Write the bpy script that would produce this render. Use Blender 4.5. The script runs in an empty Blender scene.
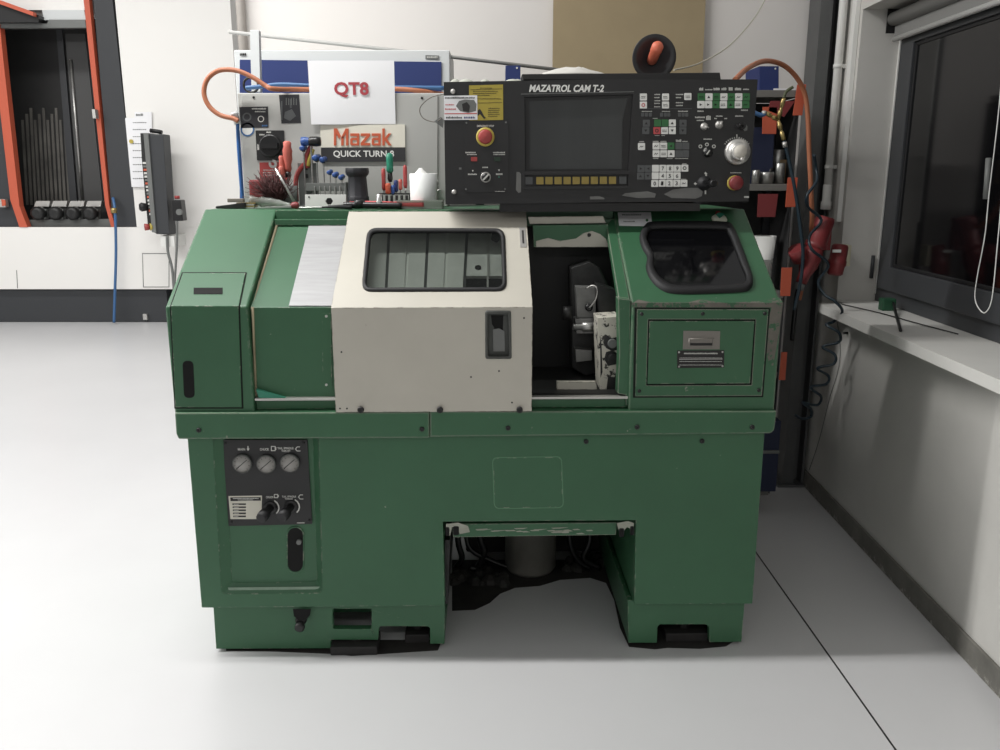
import bpy, bmesh, math, random
from mathutils import Vector, Matrix
from mathutils.geometry import tessellate_polygon
random.seed(7)
C = bpy.context.scene
COL = C.collection
# ------------------------------------------------------------------ camera, world, light
H, F, TILT = 1.5, 850.0, math.radians(13.2)
cd = bpy.data.cameras.new('camera'); cam = bpy.data.objects.new('camera', cd); COL.objects.link(cam)
cam.location = (0, 0, H); cam.rotation_euler = (math.pi/2-TILT, 0, 0)
cd.sensor_width = 36; cd.lens = F/1000*36; cd.clip_end = 60
C.camera = cam
w = bpy.data.worlds.new('hall_ambient'); C.world = w; w.use_nodes = True
w.node_tree.nodes['Background'].inputs[0].default_value = (1.0, .995, .985, 1)
w.node_tree.nodes['Background'].inputs[1].default_value = .35
C.view_settings.view_transform = 'Standard'; C.view_settings.look = 'None'
C.view_settings.gamma = 1; C.view_settings.use_curve_mapping = False
C.view_settings.exposure = 0.0
def area(name, loc, sx, sy, power, rot=(0, 0, 0), col=(1, .99, .97)):
    l = bpy.data.lights.new(name, 'AREA'); l.shape = 'RECTANGLE'; l.size = sx; l.size_y = sy
    l.energy = power; l.color = col
    o = bpy.data.objects.new(name, l); o.location = loc; o.rotation_euler = rot; COL.objects.link(o); return o
area('tube_light_row', (-5.2, 2.44, 3.6), 9.2, .07, 410)      # row running along the front of the lathe
area('hall_and_fill_light', (-4.5, 6.3, 4.6), 6.0, .5, 175)
area('hall_and_fill_light', (-.3, -1.8, 3.4), 4.0, .5, 42)  # front fill behind the camera, no known fixture, added to brighten fronts and right wall

# ------------------------------------------------------------------ helpers
def lin(c):
    c = c/255.0
    return c/12.92 if c <= .04045 else ((c+.055)/1.055)**2.4
MATS = {}
def mat(name, rgb, rough=.5, metal=0.0, var=0.0, scale=6.0, wear=None, edge=0.0, spec=.5, bump=0.0, chip=0.0, emit=None, stretch=None):
    if name in MATS: return MATS[name]
    m = bpy.data.materials.new(name); m.use_nodes = True; nt = m.node_tree; N = nt.nodes; L = nt.links
    b = N['Principled BSDF']
    base = (lin(rgb[0]), lin(rgb[1]), lin(rgb[2]), 1)
    b.inputs['Base Color'].default_value = base
    b.inputs['Roughness'].default_value = rough; b.inputs['Metallic'].default_value = metal
    b.inputs['Specular IOR Level'].default_value = spec
    m.diffuse_color = base
    tc = N.new('ShaderNodeTexCoord'); vec = tc.outputs['Object']
    if stretch:
        mp = N.new('ShaderNodeMapping'); mp.inputs['Scale'].default_value = stretch; L.new(vec, mp.inputs[0]); vec = mp.outputs[0]
    out = None
    if var > 0:
        n = N.new('ShaderNodeTexNoise'); n.inputs['Scale'].default_value = scale; n.inputs['Detail'].default_value = 5
        n.inputs['Roughness'].default_value = .6; L.new(vec, n.inputs['Vector'])
        mx = N.new('ShaderNodeMix'); mx.data_type = 'RGBA'
        r = N.new('ShaderNodeMapRange'); r.inputs[1].default_value = .3; r.inputs[2].default_value = .7
        L.new(n.outputs['Fac'], r.inputs[0]); L.new(r.outputs[0], mx.inputs[0])
        mx.inputs[6].default_value = tuple(x*(1-var) for x in base[:3])+(1,)
        mx.inputs[7].default_value = tuple(min(1, x*(1+var)) for x in base[:3])+(1,)
        out = mx.outputs[2]
    if wear and (chip > 0 or edge > 0):
        wc = (lin(wear[0]), lin(wear[1]), lin(wear[2]), 1)
        n2 = N.new('ShaderNodeTexNoise'); n2.inputs['Scale'].default_value = 30; n2.inputs['Detail'].default_value = 8
        n2.inputs['Roughness'].default_value = .7; L.new(tc.outputs['Object'], n2.inputs['Vector'])
        fac = None
        if chip > 0:
            r2 = N.new('ShaderNodeMapRange'); r2.inputs[1].default_value = .74-chip; r2.inputs[2].default_value = .76-chip
            L.new(n2.outputs['Fac'], r2.inputs[0]); fac = r2.outputs[0]
        if edge > 0:
            bv = N.new('ShaderNodeBevel'); bv.samples = 4; bv.inputs[0].default_value = .004
            g = N.new('ShaderNodeNewGeometry'); d = N.new('ShaderNodeVectorMath'); d.operation = 'DOT_PRODUCT'
            L.new(bv.outputs[0], d.inputs[0]); L.new(g.outputs['Normal'], d.inputs[1])
            r3 = N.new('ShaderNodeMapRange'); r3.inputs[1].default_value = .995; r3.inputs[2].default_value = .93
            L.new(d.outputs['Value'], r3.inputs[0])
            r4 = N.new('ShaderNodeMapRange'); r4.inputs[1].default_value = .62-edge; r4.inputs[2].default_value = .68-edge
            L.new(n2.outputs['Fac'], r4.inputs[0])
            mm = N.new('ShaderNodeMath'); mm.operation = 'MULTIPLY'; L.new(r3.outputs[0], mm.inputs[0]); L.new(r4.outputs[0], mm.inputs[1])
            if fac is None: fac = mm.outputs[0]
            else:
                ad = N.new('ShaderNodeMath'); ad.operation = 'MAXIMUM'; L.new(fac, ad.inputs[0]); L.new(mm.outputs[0], ad.inputs[1]); fac = ad.outputs[0]
        mx2 = N.new('ShaderNodeMix'); mx2.data_type = 'RGBA'; L.new(fac, mx2.inputs[0])
        if out: L.new(out, mx2.inputs[6])
        else: mx2.inputs[6].default_value = base
        mx2.inputs[7].default_value = wc; out = mx2.outputs[2]
    if out: L.new(out, b.inputs['Base Color'])
    if bump > 0:
        n3 = N.new('ShaderNodeTexNoise'); n3.inputs['Scale'].default_value = scale*6; L.new(tc.outputs['Object'], n3.inputs['Vector'])
        bp = N.new('ShaderNodeBump'); bp.inputs['Strength'].default_value = bump; bp.inputs['Distance'].default_value = .002
        L.new(n3.outputs['Fac'], bp.inputs['Height']); L.new(bp.outputs[0], b.inputs['Normal'])
    MATS[name] = m
    return m
def glassmat(name, tint, clear=.8, rough=.05, body=None):
    if name in MATS: return MATS[name]
    m = bpy.data.materials.new(name); m.use_nodes = True; nt = m.node_tree; N = nt.nodes; L = nt.links
    b = N['Principled BSDF']; o = N['Material Output']
    bc = body or tint
    b.inputs['Base Color'].default_value = (lin(bc[0]), lin(bc[1]), lin(bc[2]), 1); b.inputs['Roughness'].default_value = rough
    t = N.new('ShaderNodeBsdfTransparent'); t.inputs[0].default_value = (lin(tint[0]), lin(tint[1]), lin(tint[2]), 1)
    mx = N.new('ShaderNodeMixShader'); mx.inputs[0].default_value = clear
    L.new(b.outputs[0], mx.inputs[1]); L.new(t.outputs[0], mx.inputs[2]); L.new(mx.outputs[0], o.inputs[0])
    MATS[name] = m; return m

# ray through a photo pixel, used once to measure real positions on a real plane
def ray(px, py):
    a = (px-500)/F; b = -(py-375)/F
    return Vector((a, math.cos(TILT)+b*math.sin(TILT), -math.sin(TILT)+b*math.cos(TILT)))
MROT = math.radians(1.2)
MM = Matrix.Translation((-.07, 2.49, 0)) @ Matrix.Rotation(MROT, 4, 'Z')
MI = MM.inverted()
ID = Matrix.Identity(4)
class Surf:
    """a plane: origin o, axes u, v, outward normal n, in the world or in the lathe's own frame"""
    def __init__(s, o, u, v, frame=ID):
        s.o = Vector(o); s.u = Vector(u).normalized(); s.v = Vector(v).normalized(); s.n = s.u.cross(s.v).normalized(); s.fr = frame
        inv = frame.inverted(); s.c = inv @ Vector((0, 0, H)); s.r3 = inv.to_3x3()
    def ab(s, px, py):
        d = s.r3 @ ray(px, py); t = (s.o-s.c).dot(s.n)/d.dot(s.n); p = s.c+d*t-s.o
        return (p.dot(s.u), p.dot(s.v))
    def pt(s, px, py, off=0):
        a, b = s.ab(px, py); return s.p3(a, b, off)
    def p3(s, a, b, z=0): return s.o+s.u*a+s.v*b+s.n*z
def FW(y): return Surf((0, y, 0), (1, 0, 0), (0, 0, 1))          # upright, facing the camera, world
def FM(y): return Surf((0, y, 0), (1, 0, 0), (0, 0, 1), MM)      # the same in the lathe's frame
FLOOR = Surf((0, 0, 0), (1, 0, 0), (0, 1, 0))

def catmull(pts, n=6, closed=False):
    P = [Vector(p) for p in pts]; out = []; m = len(P)
    rng = range(m) if closed else range(m-1)
    for i in rng:
        if closed: a, b, c, d = P[(i-1) % m], P[i], P[(i+1) % m], P[(i+2) % m]
        else: a, b, c, d = P[max(i-1, 0)], P[i], P[i+1], P[min(i+2, m-1)]
        for k in range(n):
            t = k/n; out.append(.5*((2*b)+(c-a)*t+(2*a-5*b+4*c-d)*t*t+(3*b-a-3*c+d)*t**3))
    if not closed: out.append(P[-1])
    return out
def rrect(x0, y0, x1, y1, r=2, n=4):
    r = min(r, abs(x1-x0)/2-1e-6, abs(y1-y0)/2-1e-6); pts = []
    for cx, cy, a0 in ((x1-r, y0+r, -90), (x1-r, y1-r, 0), (x0+r, y1-r, 90), (x0+r, y0+r, 180)):
        for k in range(n+1):
            a = math.radians(a0+90*k/n); pts.append((cx+r*math.cos(a), cy+r*math.sin(a)))
    return pts
def rquad(q, r=.15, n=4):
    out = []; m = len(q); Q = [Vector(p) for p in q]
    for i in range(m):
        a, b, c = Q[i-1], Q[i], Q[(i+1) % m]
        p0 = b+(a-b).normalized()*r; p2 = b+(c-b).normalized()*r
        for k in range(n+1):
            t = k/n; p = p0*(1-t)**2+b*2*t*(1-t)+p2*t*t; out.append(tuple(p))
    return out
def circ(cx, cy, r, n=20, ry=None): return [(cx+r*math.cos(2*math.pi*k/n), cy+(ry or r)*math.sin(2*math.pi*k/n)) for k in range(n)]
def rect(x0, y0, x1, y1): return [(x0, y0), (x1, y0), (x1, y1), (x0, y1)]

class B:
    def __init__(s): s.bm = bmesh.new(); s.mats = []
    def mi(s, m):
        if m not in s.mats: s.mats.append(m)
        return s.mats.index(m)
    def face(s, vs, i, smooth=False):
        try: f = s.bm.faces.new(vs); f.material_index = i; f.smooth = smooth; return f
        except ValueError: return None
    def poly(s, surf, outer, holes, z0, z1, m, ppx=True):
        """flat shape with holes, outline measured in photo pixels (or metres on the plane), with real thickness z0..z1 along the normal"""
        i = s.mi(m); loops = [outer]+list(holes or [])
        L2 = [[Vector((*(surf.ab(*p) if ppx else p), 0)) for p in lp] for lp in loops]
        tris = tessellate_polygon(L2); flat = [p for lp in L2 for p in lp]
        top = [s.bm.verts.new(surf.p3(p.x, p.y, z1)) for p in flat]; bot = [s.bm.verts.new(surf.p3(p.x, p.y, z0)) for p in flat]
        for t in tris:
            a, b, c = [flat[k] for k in t]
            if (b-a).cross(c-a).z < 0: t = (t[0], t[2], t[1])
            s.face([top[k] for k in t], i); s.face([bot[k] for k in reversed(t)], i)
        k0 = 0
        for li, lp in enumerate(L2):
            n = len(lp); ar = sum(lp[k].x*lp[(k+1) % n].y-lp[(k+1) % n].x*lp[k].y for k in range(n))
            ccw = (ar > 0) == (li == 0)
            for k in range(n):
                a, b = k0+k, k0+(k+1) % n
                s.face([bot[a], bot[b], top[b], top[a]] if ccw else [bot[b], bot[a], top[a], top[b]], i)
            k0 += n
        return s
    def loft(s, rings, m, cap=True, closed=True, smooth=False):
        i = s.mi(m); R = [[s.bm.verts.new(p) for p in r] for r in rings]; n = len(R[0])
        for a, b in zip(R, R[1:]):
            for k in range(n if closed else n-1):
                s.face([a[k], a[(k+1) % n], b[(k+1) % n], b[k]], i, smooth)
        if cap: s.face(list(reversed(R[0])), i); s.face(R[-1], i)
        return s
    def frame(s, surf, outer, inner, z0, z1, m, n=1):
        """bevelled ring between two outlines with the same count"""
        O = [surf.ab(*p) for p in outer]; I = [surf.ab(*p) for p in inner]
        rings = []
        for f, z in ((0, z0), (.12, z1*.8+z0*.2), (.35, z1), (.65, z1), (.88, z1*.8+z0*.2), (1, z0)):
            rings.append([surf.p3(o[0]*(1-f)+q[0]*f, o[1]*(1-f)+q[1]*f, z) for o, q in zip(O, I)])
        rings.append(rings[0]); return s.loft(rings, m, cap=False, smooth=True)
    def box(s, x0, x1, y0, y1, z0, z1, m, M=None):
        i = s.mi(m); v = [Vector((x, y, z)) for x in (x0, x1) for y in (y0, y1) for z in (z0, z1)]
        if M is not None: v = [M @ p for p in v]
        v = [s.bm.verts.new(p) for p in v]
        for f in ((0, 1, 3, 2), (4, 6, 7, 5), (0, 4, 5, 1), (2, 3, 7, 6), (0, 2, 6, 4), (1, 5, 7, 3)): s.face([v[k] for k in f], i)
        return s
    def lathe(s, prof, origin, axis, m, n=24, smooth=True):
        """prof: list of (r, h) turned about axis"""
        a = Vector(axis).normalized(); t = a.orthogonal().normalized(); b = a.cross(t); o = Vector(origin); i = s.mi(m)
        R = []
        for r, h in prof:
            R.append([s.bm.verts.new(o+a*h+(t*math.cos(2*math.pi*k/n)+b*math.sin(2*math.pi*k/n))*max(r, 1e-5)) for k in range(n)])
        for p, q in zip(R, R[1:]):
            for k in range(n): s.face([p[k], p[(k+1) % n], q[(k+1) % n], q[k]], i, smooth)
        s.face(list(reversed(R[0])), i); s.face(R[-1], i)
        return s
    def tube(s, pts, r, m, n=10, sm=6, radii=None):
        P = catmull(pts, sm) if sm else [Vector(p) for p in pts]
        i = s.mi(m); up = None; rings = []
        for k, p in enumerate(P):
            d = (P[min(k+1, len(P)-1)]-P[max(k-1, 0)])
            if d.length < 1e-9: d = Vector((0, 0, 1))
            d.normalize()
            if up is None: up = d.orthogonal().normalized()
            up = (up-d*up.dot(d))
            up = up.normalized() if up.length > 1e-6 else d.orthogonal().normalized()
            c = d.cross(up); rr = radii[min(int(k/len(P)*len(radii)), len(radii)-1)] if radii else r
            rings.append([p+(up*math.cos(2*math.pi*j/n)+c*math.sin(2*math.pi*j/n))*rr for j in range(n)])
        return s.loft(rings, m, smooth=True)
    def text(s, surf, body, bbox, m, z0=.0002, th=.0006, bold=.02, shear=0, px=True):
        cu = bpy.data.curves.new('t', 'FONT'); cu.body = body; cu.size = 1; cu.offset = bold; cu.shear = shear
        cu.extrude = 0; cu.fill_mode = 'FRONT'; cu.resolution_u = 3
        ob = bpy.data.objects.new('t', cu); COL.objects.link(ob)
        dg = bpy.context.evaluated_depsgraph_get(); me = bpy.data.meshes.new_from_object(ob.evaluated_get(dg))
        bpy.data.objects.remove(ob); bpy.data.curves.remove(cu)
        xs = [v.co.x for v in me.vertices]; ys = [v.co.y for v in me.vertices]
        if not xs: return s
        A = surf.ab(bbox[0], bbox[3]) if px else (bbox[0], bbox[1]); Bb = surf.ab(bbox[2], bbox[1]) if px else (bbox[2], bbox[3])
        fx = (Bb[0]-A[0])/(max(xs)-min(xs)); fy = (Bb[1]-A[1])/(max(ys)-min(ys)); i = s.mi(m)
        vs = [s.bm.verts.new(surf.p3(A[0]+(v.co.x-min(xs))*fx, A[1]+(v.co.y-min(ys))*fy, z0+th)) for v in me.vertices]
        for p in me.polygons: s.face([vs[k] for k in p.vertices], i)
        bpy.data.meshes.remove(me)
        return s
    def scribble(s, surf, x0, y0, x1, y1, m, z=.0006, step=1.4):
        """a line of lettering too small to read in the photo"""
        x = x0
        while x < x1-.4:
            ww = random.uniform(.5, 1)*step*.75
            a = random.uniform(0, .25)*(y1-y0)
            s.poly(surf, rect(x, y0+a, min(x+ww, x1), y1), None, 0, z, m); x += ww+step*.25
        return s
    def done(s, name, parent=None, bevel=0, label=None, weld=False, segs=2):
        if weld: bmesh.ops.remove_doubles(s.bm, verts=s.bm.verts, dist=1e-5)
        me = bpy.data.meshes.new(name); s.bm.normal_update(); s.bm.to_mesh(me); s.bm.free()
        for m in s.mats: me.materials.append(m)
        o = bpy.data.objects.new(name, me); COL.objects.link(o)
        if parent is not None: o.parent = parent
        if label: o['label'] = label
        if bevel:
            md = o.modifiers.new('bevel', 'BEVEL'); md.width = bevel; md.segments = segs; md.limit_method = 'ANGLE'; md.angle_limit = math.radians(35)
            md.harden_normals = False
        return o
def tag(o, label, cat, group=None):
    o['label'] = label; o['category'] = cat
    if group: o['group'] = group
    return o
def thing(name, label, cat, loc=(0, 0, 0), group=None):
    o = bpy.data.objects.new(name, None); o.empty_display_size = .05; COL.objects.link(o); o.location = loc
    return tag(o, label, cat, group)
def keep(o, root):
    """parent a part, built in world coordinates, to a root standing elsewhere"""
    o.parent = root; o.matrix_parent_inverse = root.matrix_basis.inverted(); return o
def struct(o): o['kind'] = 'structure'; return o

# ------------------------------------------------------------------ materials
green = mat('green_enamel', (52, 95, 66), .42, var=.08, scale=3.0, wear=(150, 150, 138), chip=.045, edge=.1)
green_worn = mat('green_enamel_chipped', (52, 95, 66), .45, var=.09, scale=4.0, wear=(140, 138, 128), chip=.07, edge=.24)
cream = mat('cream_enamel', (188, 184, 173), .45, var=.05, scale=3.5, wear=(95, 85, 75), chip=.045, edge=.14)
tanseal = mat('tan_sealant', (140, 130, 105), .7)
black = mat('black_paint', (33, 33, 34), .45, var=.06, scale=8)
blackp = mat('black_plastic', (22, 22, 23), .35)
rubber = mat('black_rubber', (26, 26, 28), .6)
void = mat('unlit_cavity', (10, 10, 10), .9)
darksteel = mat('dark_oily_steel', (52, 52, 52), .45, metal=.6, var=.3, scale=20)
steel = mat('bare_steel', (178, 178, 175), .35, metal=.8, var=.15, scale=12, stretch=(1, 8, 14))
brushed = mat('brushed_stainless', (160, 160, 161), .5, metal=.25, var=.09, scale=5, stretch=(1.5, 12, 20))
cream_worn = mat('cream_enamel_worn', (200, 196, 184), .5, wear=(45, 43, 40), chip=.19)
latchm = mat('grey_latch', (128, 124, 118), .45, metal=.3)
alu = mat('aluminium', (200, 198, 194), .4, metal=.7)
white = mat('white_plastic', (228, 228, 224), .5)
ink = mat('white_print', (205, 205, 200), .6)
blackink = mat('black_print', (35, 34, 34), .6)
greyp = mat('grey_plastic', (110, 112, 110), .5)
dimkey = mat('grey_key', (82, 84, 85), .5)
gkey = mat('green_key', (50, 108, 62), .5)
rkey = mat('red_key', (190, 78, 80), .5)
ykey = mat('yellow_key', (160, 140, 72), .5)
red = mat('red_plastic', (160, 64, 62), .45)
dred = mat('dark_red_plastic', (124, 48, 50), .45)
yellow = mat('yellow_plastic', (186, 168, 78), .5)
orange = mat('orange_paint', (192, 90, 64), .5)
hoseor = mat('orange_rubber_hose', (172, 108, 78), .5)
bluep = mat('blue_plastic', (45, 78, 140), .4)
hoseblue = mat('blue_hose', (62, 102, 148), .4)
navy = mat('navy_blue', (34, 50, 104), .5)
navydk = mat('dark_navy', (26, 34, 62), .6)
cabgrey = mat('cabinet_grey', (178, 178, 174), .5, var=.02)
cablight = mat('light_grey_paint', (205, 208, 208), .5)
paper = mat('paper', (238, 238, 240), .7, bump=.15, scale=3)
brass = mat('brass', (170, 150, 100), .35, metal=.8)
clear = glassmat('clear_plastic', (225, 228, 222), .6, .2, (190, 195, 188))
doorglass = glassmat('door_glass', (225, 228, 226), .9, .04, (70, 72, 72))
darkglass = mat('dark_glass', (13, 13, 15), .08, spec=.5)
crt = mat('screen_glass', (58, 60, 60), .22, var=.12, scale=2, stretch=(6, 1, .4))

# ================================================================== SETTING
wallm = mat('white_wall', (222, 218, 214), .8, var=.02, scale=1.5, bump=.2)
wallr = mat('scuffed_white_wall', (205, 203, 198), .8, var=.05, scale=2.5, bump=.4, wear=(165, 162, 156), chip=.03)
floorm = mat('grey_epoxy_floor', (196, 196, 197), .32, var=.025, scale=1.2)
b = B(); b.box(-9, 1.75, -2.5, 11, -.1, 0, floorm); struct(b.done('floor'))
b = B(); a = FLOOR.pt(755, 551); c = FLOOR.pt(895.7, 750)
d = (c-a).normalized(); a = a-d*.9; c = c+d*1.5; s = d.cross(Vector((0, 0, 1)))*.0028
b.loft([[a-s, a+s, a+s+Vector((0, 0, .0008)), a-s+Vector((0, 0, .0008))], [c-s, c+s, c+s+Vector((0, 0, .0008)), c-s+Vector((0, 0, .0008))]], blackink)
struct(b.done('trim_1'))
YB = 4.15
xl = FW(YB).pt(237, 20).x
b = B(); b.box(xl, 1.75, YB, YB+.2, 0, 3.2, wallm); struct(b.done('wall_back'))
b = B(); b.box(-9, xl, 9.9, 10.1, 0, 5, wallm); struct(b.done('wall_left'))
# right wall, with the window opening
RS = Surf((1.44, 0, 0), (-.0195, -1, 0), (0, 0, 1))      # plane coordinate a = -distance from the camera along the wall
def ra(y): return -y
zs, zt = .955, 2.175; y1, y0 = 3.80, 1.15
b = B(); b.poly(RS, [(ra(4.3), 0), (ra(-2.5), 0), (ra(-2.5), 3.2), (ra(4.3), 3.2)], [[(ra(y1), zs-.04), (ra(y0), zs-.04), (ra(y0), zt), (ra(y1), zt)]], -.2, 0, wallr, False)
struct(b.done('wall_right'))
bbm = mat('grey_skirting', (112, 110, 104), .7, var=.22, scale=9, wear=(160, 158, 150), chip=.1)
b = B(); b.poly(RS, [(ra(4.15), 0), (ra(-2.5), 0), (ra(-2.5), .082), (ra(4.15), .082)], None, .0005, .012, bbm, False); struct(b.done('baseboard_right', bevel=.003))
N = bbm.node_tree.nodes; L = bbm.node_tree.links; sx = N.new('ShaderNodeSeparateXYZ'); tc_ = [n for n in N if n.type == 'TEX_COORD'][0]; L.new(tc_.outputs['Object'], sx.inputs[0]); ma = N.new('ShaderNodeMath'); ma.operation = 'MULTIPLY_ADD'; L.new(sx.outputs[2], ma.inputs[0]); ma.inputs[1].default_value = -4.0; ma.inputs[2].default_value = .16
for r_ in [n for n in N if n.type == 'MAP_RANGE' and abs(n.inputs[1].default_value-.64) < .001]:
    src = r_.inputs[0].links[0].from_socket; ad_ = N.new('ShaderNodeMath'); L.new(src, ad_.inputs[0]); L.new(ma.outputs[0], ad_.inputs[1]); L.new(ad_.outputs[0], r_.inputs[0]); r_.inputs[2].default_value = .74
sillm = mat('white_sill', (222, 221, 216), .4, var=.03)
b = B(); b.poly(RS, [(ra(3.70), zs-.038), (ra(.9), zs-.038), (ra(.9), zs), (ra(3.70), zs)], None, .0005, .115, sillm, False)
b.poly(RS, [(ra(y1-.002), zs-.038), (ra(y0+.002), zs-.038), (ra(y0+.002), zs), (ra(y1-.002), zs)], None, -.175, .0005, sillm, False)
struct(b.done('trim_2'))
framem = mat('anthracite_window_frame', (62, 64, 67), .45)
WR = Surf(RS.p3(0, 0, -.168), RS.u, RS.v)
wroot = bpy.data.objects.new('window_1', None); COL.objects.link(wroot); struct(wroot)
def wq(y, z): return (ra(y), z)
yy1, yy0, z0, z1 = y1-.004, y0+.004, zs+.001, zt-.003
b = B(); b.poly(WR, [wq(yy1, z0), wq(yy0, z0), wq(yy0, z1), wq(yy1, z1)], [[wq(yy1-.085, z0+.09), wq(2.42, z0+.09), wq(2.42, z1-.07), wq(yy1-.085, z1-.07)], [wq(2.3, z0+.09), wq(yy0+.08, z0+.09), wq(yy0+.08, z1-.07), wq(2.3, z1-.07)]], -.05, 0, framem, False)
b.done('window_frame', wroot, bevel=.003)
for q1, q0 in ((yy1-.06, 2.40), (2.32, yy0+.06)):
    b = B(); b.poly(WR, [wq(q1, z0+.065), wq(q0, z0+.065), wq(q0, z1-.05), wq(q1, z1-.05)], [[wq(q1-.11, z0+.165), wq(q0+.11, z0+.165), wq(q0+.11, z1-.15), wq(q1-.11, z1-.15)]], .001, .022, framem, False)
    b.poly(WR, [wq(q1-.11, z0+.165), wq(q0+.11, z0+.165), wq(q0+.11, z1-.15), wq(q1-.11, z1-.15)], [[wq(q1-.125, z0+.18), wq(q0+.125, z0+.18), wq(q0+.125, z1-.165), wq(q1-.125, z1-.165)]], .001, .012, rubber, False)
    b.done('sash', wroot, bevel=.003)
    b = B(); b.poly(WR, [wq(q1-.12, z0+.17), wq(q0+.12, z0+.17), wq(q0+.12, z1-.16), wq(q1-.12, z1-.16)], None, .003, .007, darkglass, False); b.done('pane', wroot)
b = B(); b.box(-.002, .002, 0, .002, 0, .05, alu); bpy.data.objects.remove(b.done('x'))
# hinge and white edge bead of the frame
b = B(); b.poly(WR, [wq(y1-.0005, z0+.03), wq(y1-.012, z0+.03), wq(y1-.012, z1), wq(y1-.0005, z1)], None, .001, .006, white, False); b.done('edge_bead', wroot)
b = B(); b.lathe([(.008, 0), (.008, .1)], WR.p3(ra(yy1-.012), z0+.10, .03), (0, 0, 1), framem, 12); b.done('hinge', wroot)
# roller blind
blm = mat('grey_blind_fabric', (132, 132, 130), .6)
bl = thing('roller_blind', 'grey rolled-up blind mounted across the top of the dark window', 'blind', tuple(WR.p3(ra(2.5), zt-.06, .07)))
b = B(); b.lathe([(.028, 0), (.028, 2.5)], WR.p3(ra(y1-.04), zt-.045, .052), WR.u, blm, 24); keep(b.done('fabric_roll'), bl)
for yy in (y1-.035, y0+.1): b = B(); b.poly(WR, [wq(yy, zt-.1), wq(yy-.004, zt-.1), wq(yy-.004, zt-.004), wq(yy, zt-.004)], None, .023, .08, blackp, False); keep(b.done('end_bracket'), bl)
b = B(); a0 = WR.p3(ra(y1-.045), zt-.125, .045); a1 = WR.p3(ra(y0+.11), zt-.125, .045)
b.lathe([(.011, 0), (.011, (a1-a0).length)], a0, a1-a0, mat('blind_hem', (190, 190, 188), .5), 14)
b.poly(WR, [wq(y1-.045, zt-.125), wq(y0+.11, zt-.125), wq(y0+.11, zt-.05), wq(y1-.045, zt-.05)], None, .042, .047, blm, False)
keep(b.done('hem_bar'), bl)
ch = thing('blind_chain', 'white looped pull chain hanging in front of the dark window', 'chain', tuple(WR.pt(992, 313, .08)))
CS = Surf(WR.p3(0, 0, .085), WR.u, WR.v)
b = B(); b.tube([CS.pt(*p) for p in ((1003, 60), (998, 118), (989, 195), (985, 235), (977, 278), (975, 298), (980, 310), (986, 312), (992, 298), (997, 250), (1003, 180), (1008, 90))], .0018, white, 8); keep(b.done('cord'), ch)
b = B(); b.tube([CS.pt(990, 158, .004), CS.pt(987, 199, .004)], .009, greyp, 10, 0); keep(b.done('chain_weight'), ch)

# steel column in the corner
colm = mat('grey_steel_column', (96, 97, 97), .5, metal=.3, var=.12, scale=5, wear=(165, 162, 158), chip=.035)
cx0 = FW(4.02).pt(781, 470).x; cx1 = FW(4.02).pt(801, 470).x+.005
b = B(); b.box(cx0, cx0+.055, 3.985, 3.997, .012, 3.2, colm); b.box(cx0, cx0+.012, 3.997, 4.13, .012, 3.2, colm); b.box(cx1-.012, cx1, 3.99, 4.13, .012, 3.2, colm); b.box(cx0+.012, cx1-.012, 4.055, 4.065, .012, 3.2, colm)
b.box(cx0-.03, cx1+.01, 3.96, 4.145, 0, .012, colm)
o = b.done('trim_3', bevel=.001); struct(o)
# wall corner pipe behind the machine, conduit and trunking
pw = FW(YB-.03)
b = B(); b.lathe([(.021, -1.2), (.021, 1.0)], (pw.pt(237, 20).x+.02, YB-.03, 2.2), (0, 0, 1), mat('grey_pipe', (150, 144, 138), .5), 16)
tag(b.done('wall_pipe'), 'thin grey vertical pipe on the back wall corner above the blue cabinet', 'pipe')
RP = Surf(RS.p3(0, 0, .03), RS.u, RS.v)
cp = RP.pt(842, 20)
con = thing('conduit_pipe', 'white plastic conduit running down beside the steel column to the red plug', 'pipe', (cp.x, cp.y, 1.40))
b = B(); b.lathe([(.0175, 0), (.0175, 1.8)], (cp.x, cp.y, 1.40), (0, 0, 1), white, 16); keep(b.done('tube'), con)
b = B(); b.lathe([(.024, 0), (.024, .035), (.0195, .037), (.0195, .11)], (cp.x, cp.y, 1.35), (0, 0, 1), white, 16); keep(b.done('gland'), con)
for zz in (1.96, 1.53):
    b = B(); b.lathe([(.021, 0), (.021, .016)], (cp.x, cp.y, zz), (0, 0, 1), white, 16); b.box(cp.x, cp.x+.03, cp.y-.012, cp.y+.012, zz, zz+.016, white); keep(b.done('pipe_clip'), con)
t0 = RS.pt(858, 20)
b = B(); b.box(t0.x-.022, t0.x-.001, t0.y-.02, t0.y+.02, 1.30, 3.2, white, None); tag(b.done('cable_trunking', bevel=.003), 'flat white cable trunking on the right wall beside the window reveal', 'trunking')

# brown board on the back wall
bd = mat('brown_board', (158, 142, 112), .75, var=.06, scale=5)
S = FW(YB-.06)
p0 = S.pt(553, 60); p1 = S.pt(704, 60)
b = B(); T = Matrix.Translation((0, YB-.06, .55)) @ Matrix.Rotation(math.radians(-1.2), 4, 'X')
b.box(p0.x, p1.x, -.009, .009, 0, 2.0, bd, T); tag(b.done('chipboard_panel'), 'large brown board leaning upright against the back wall', 'board')

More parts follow.
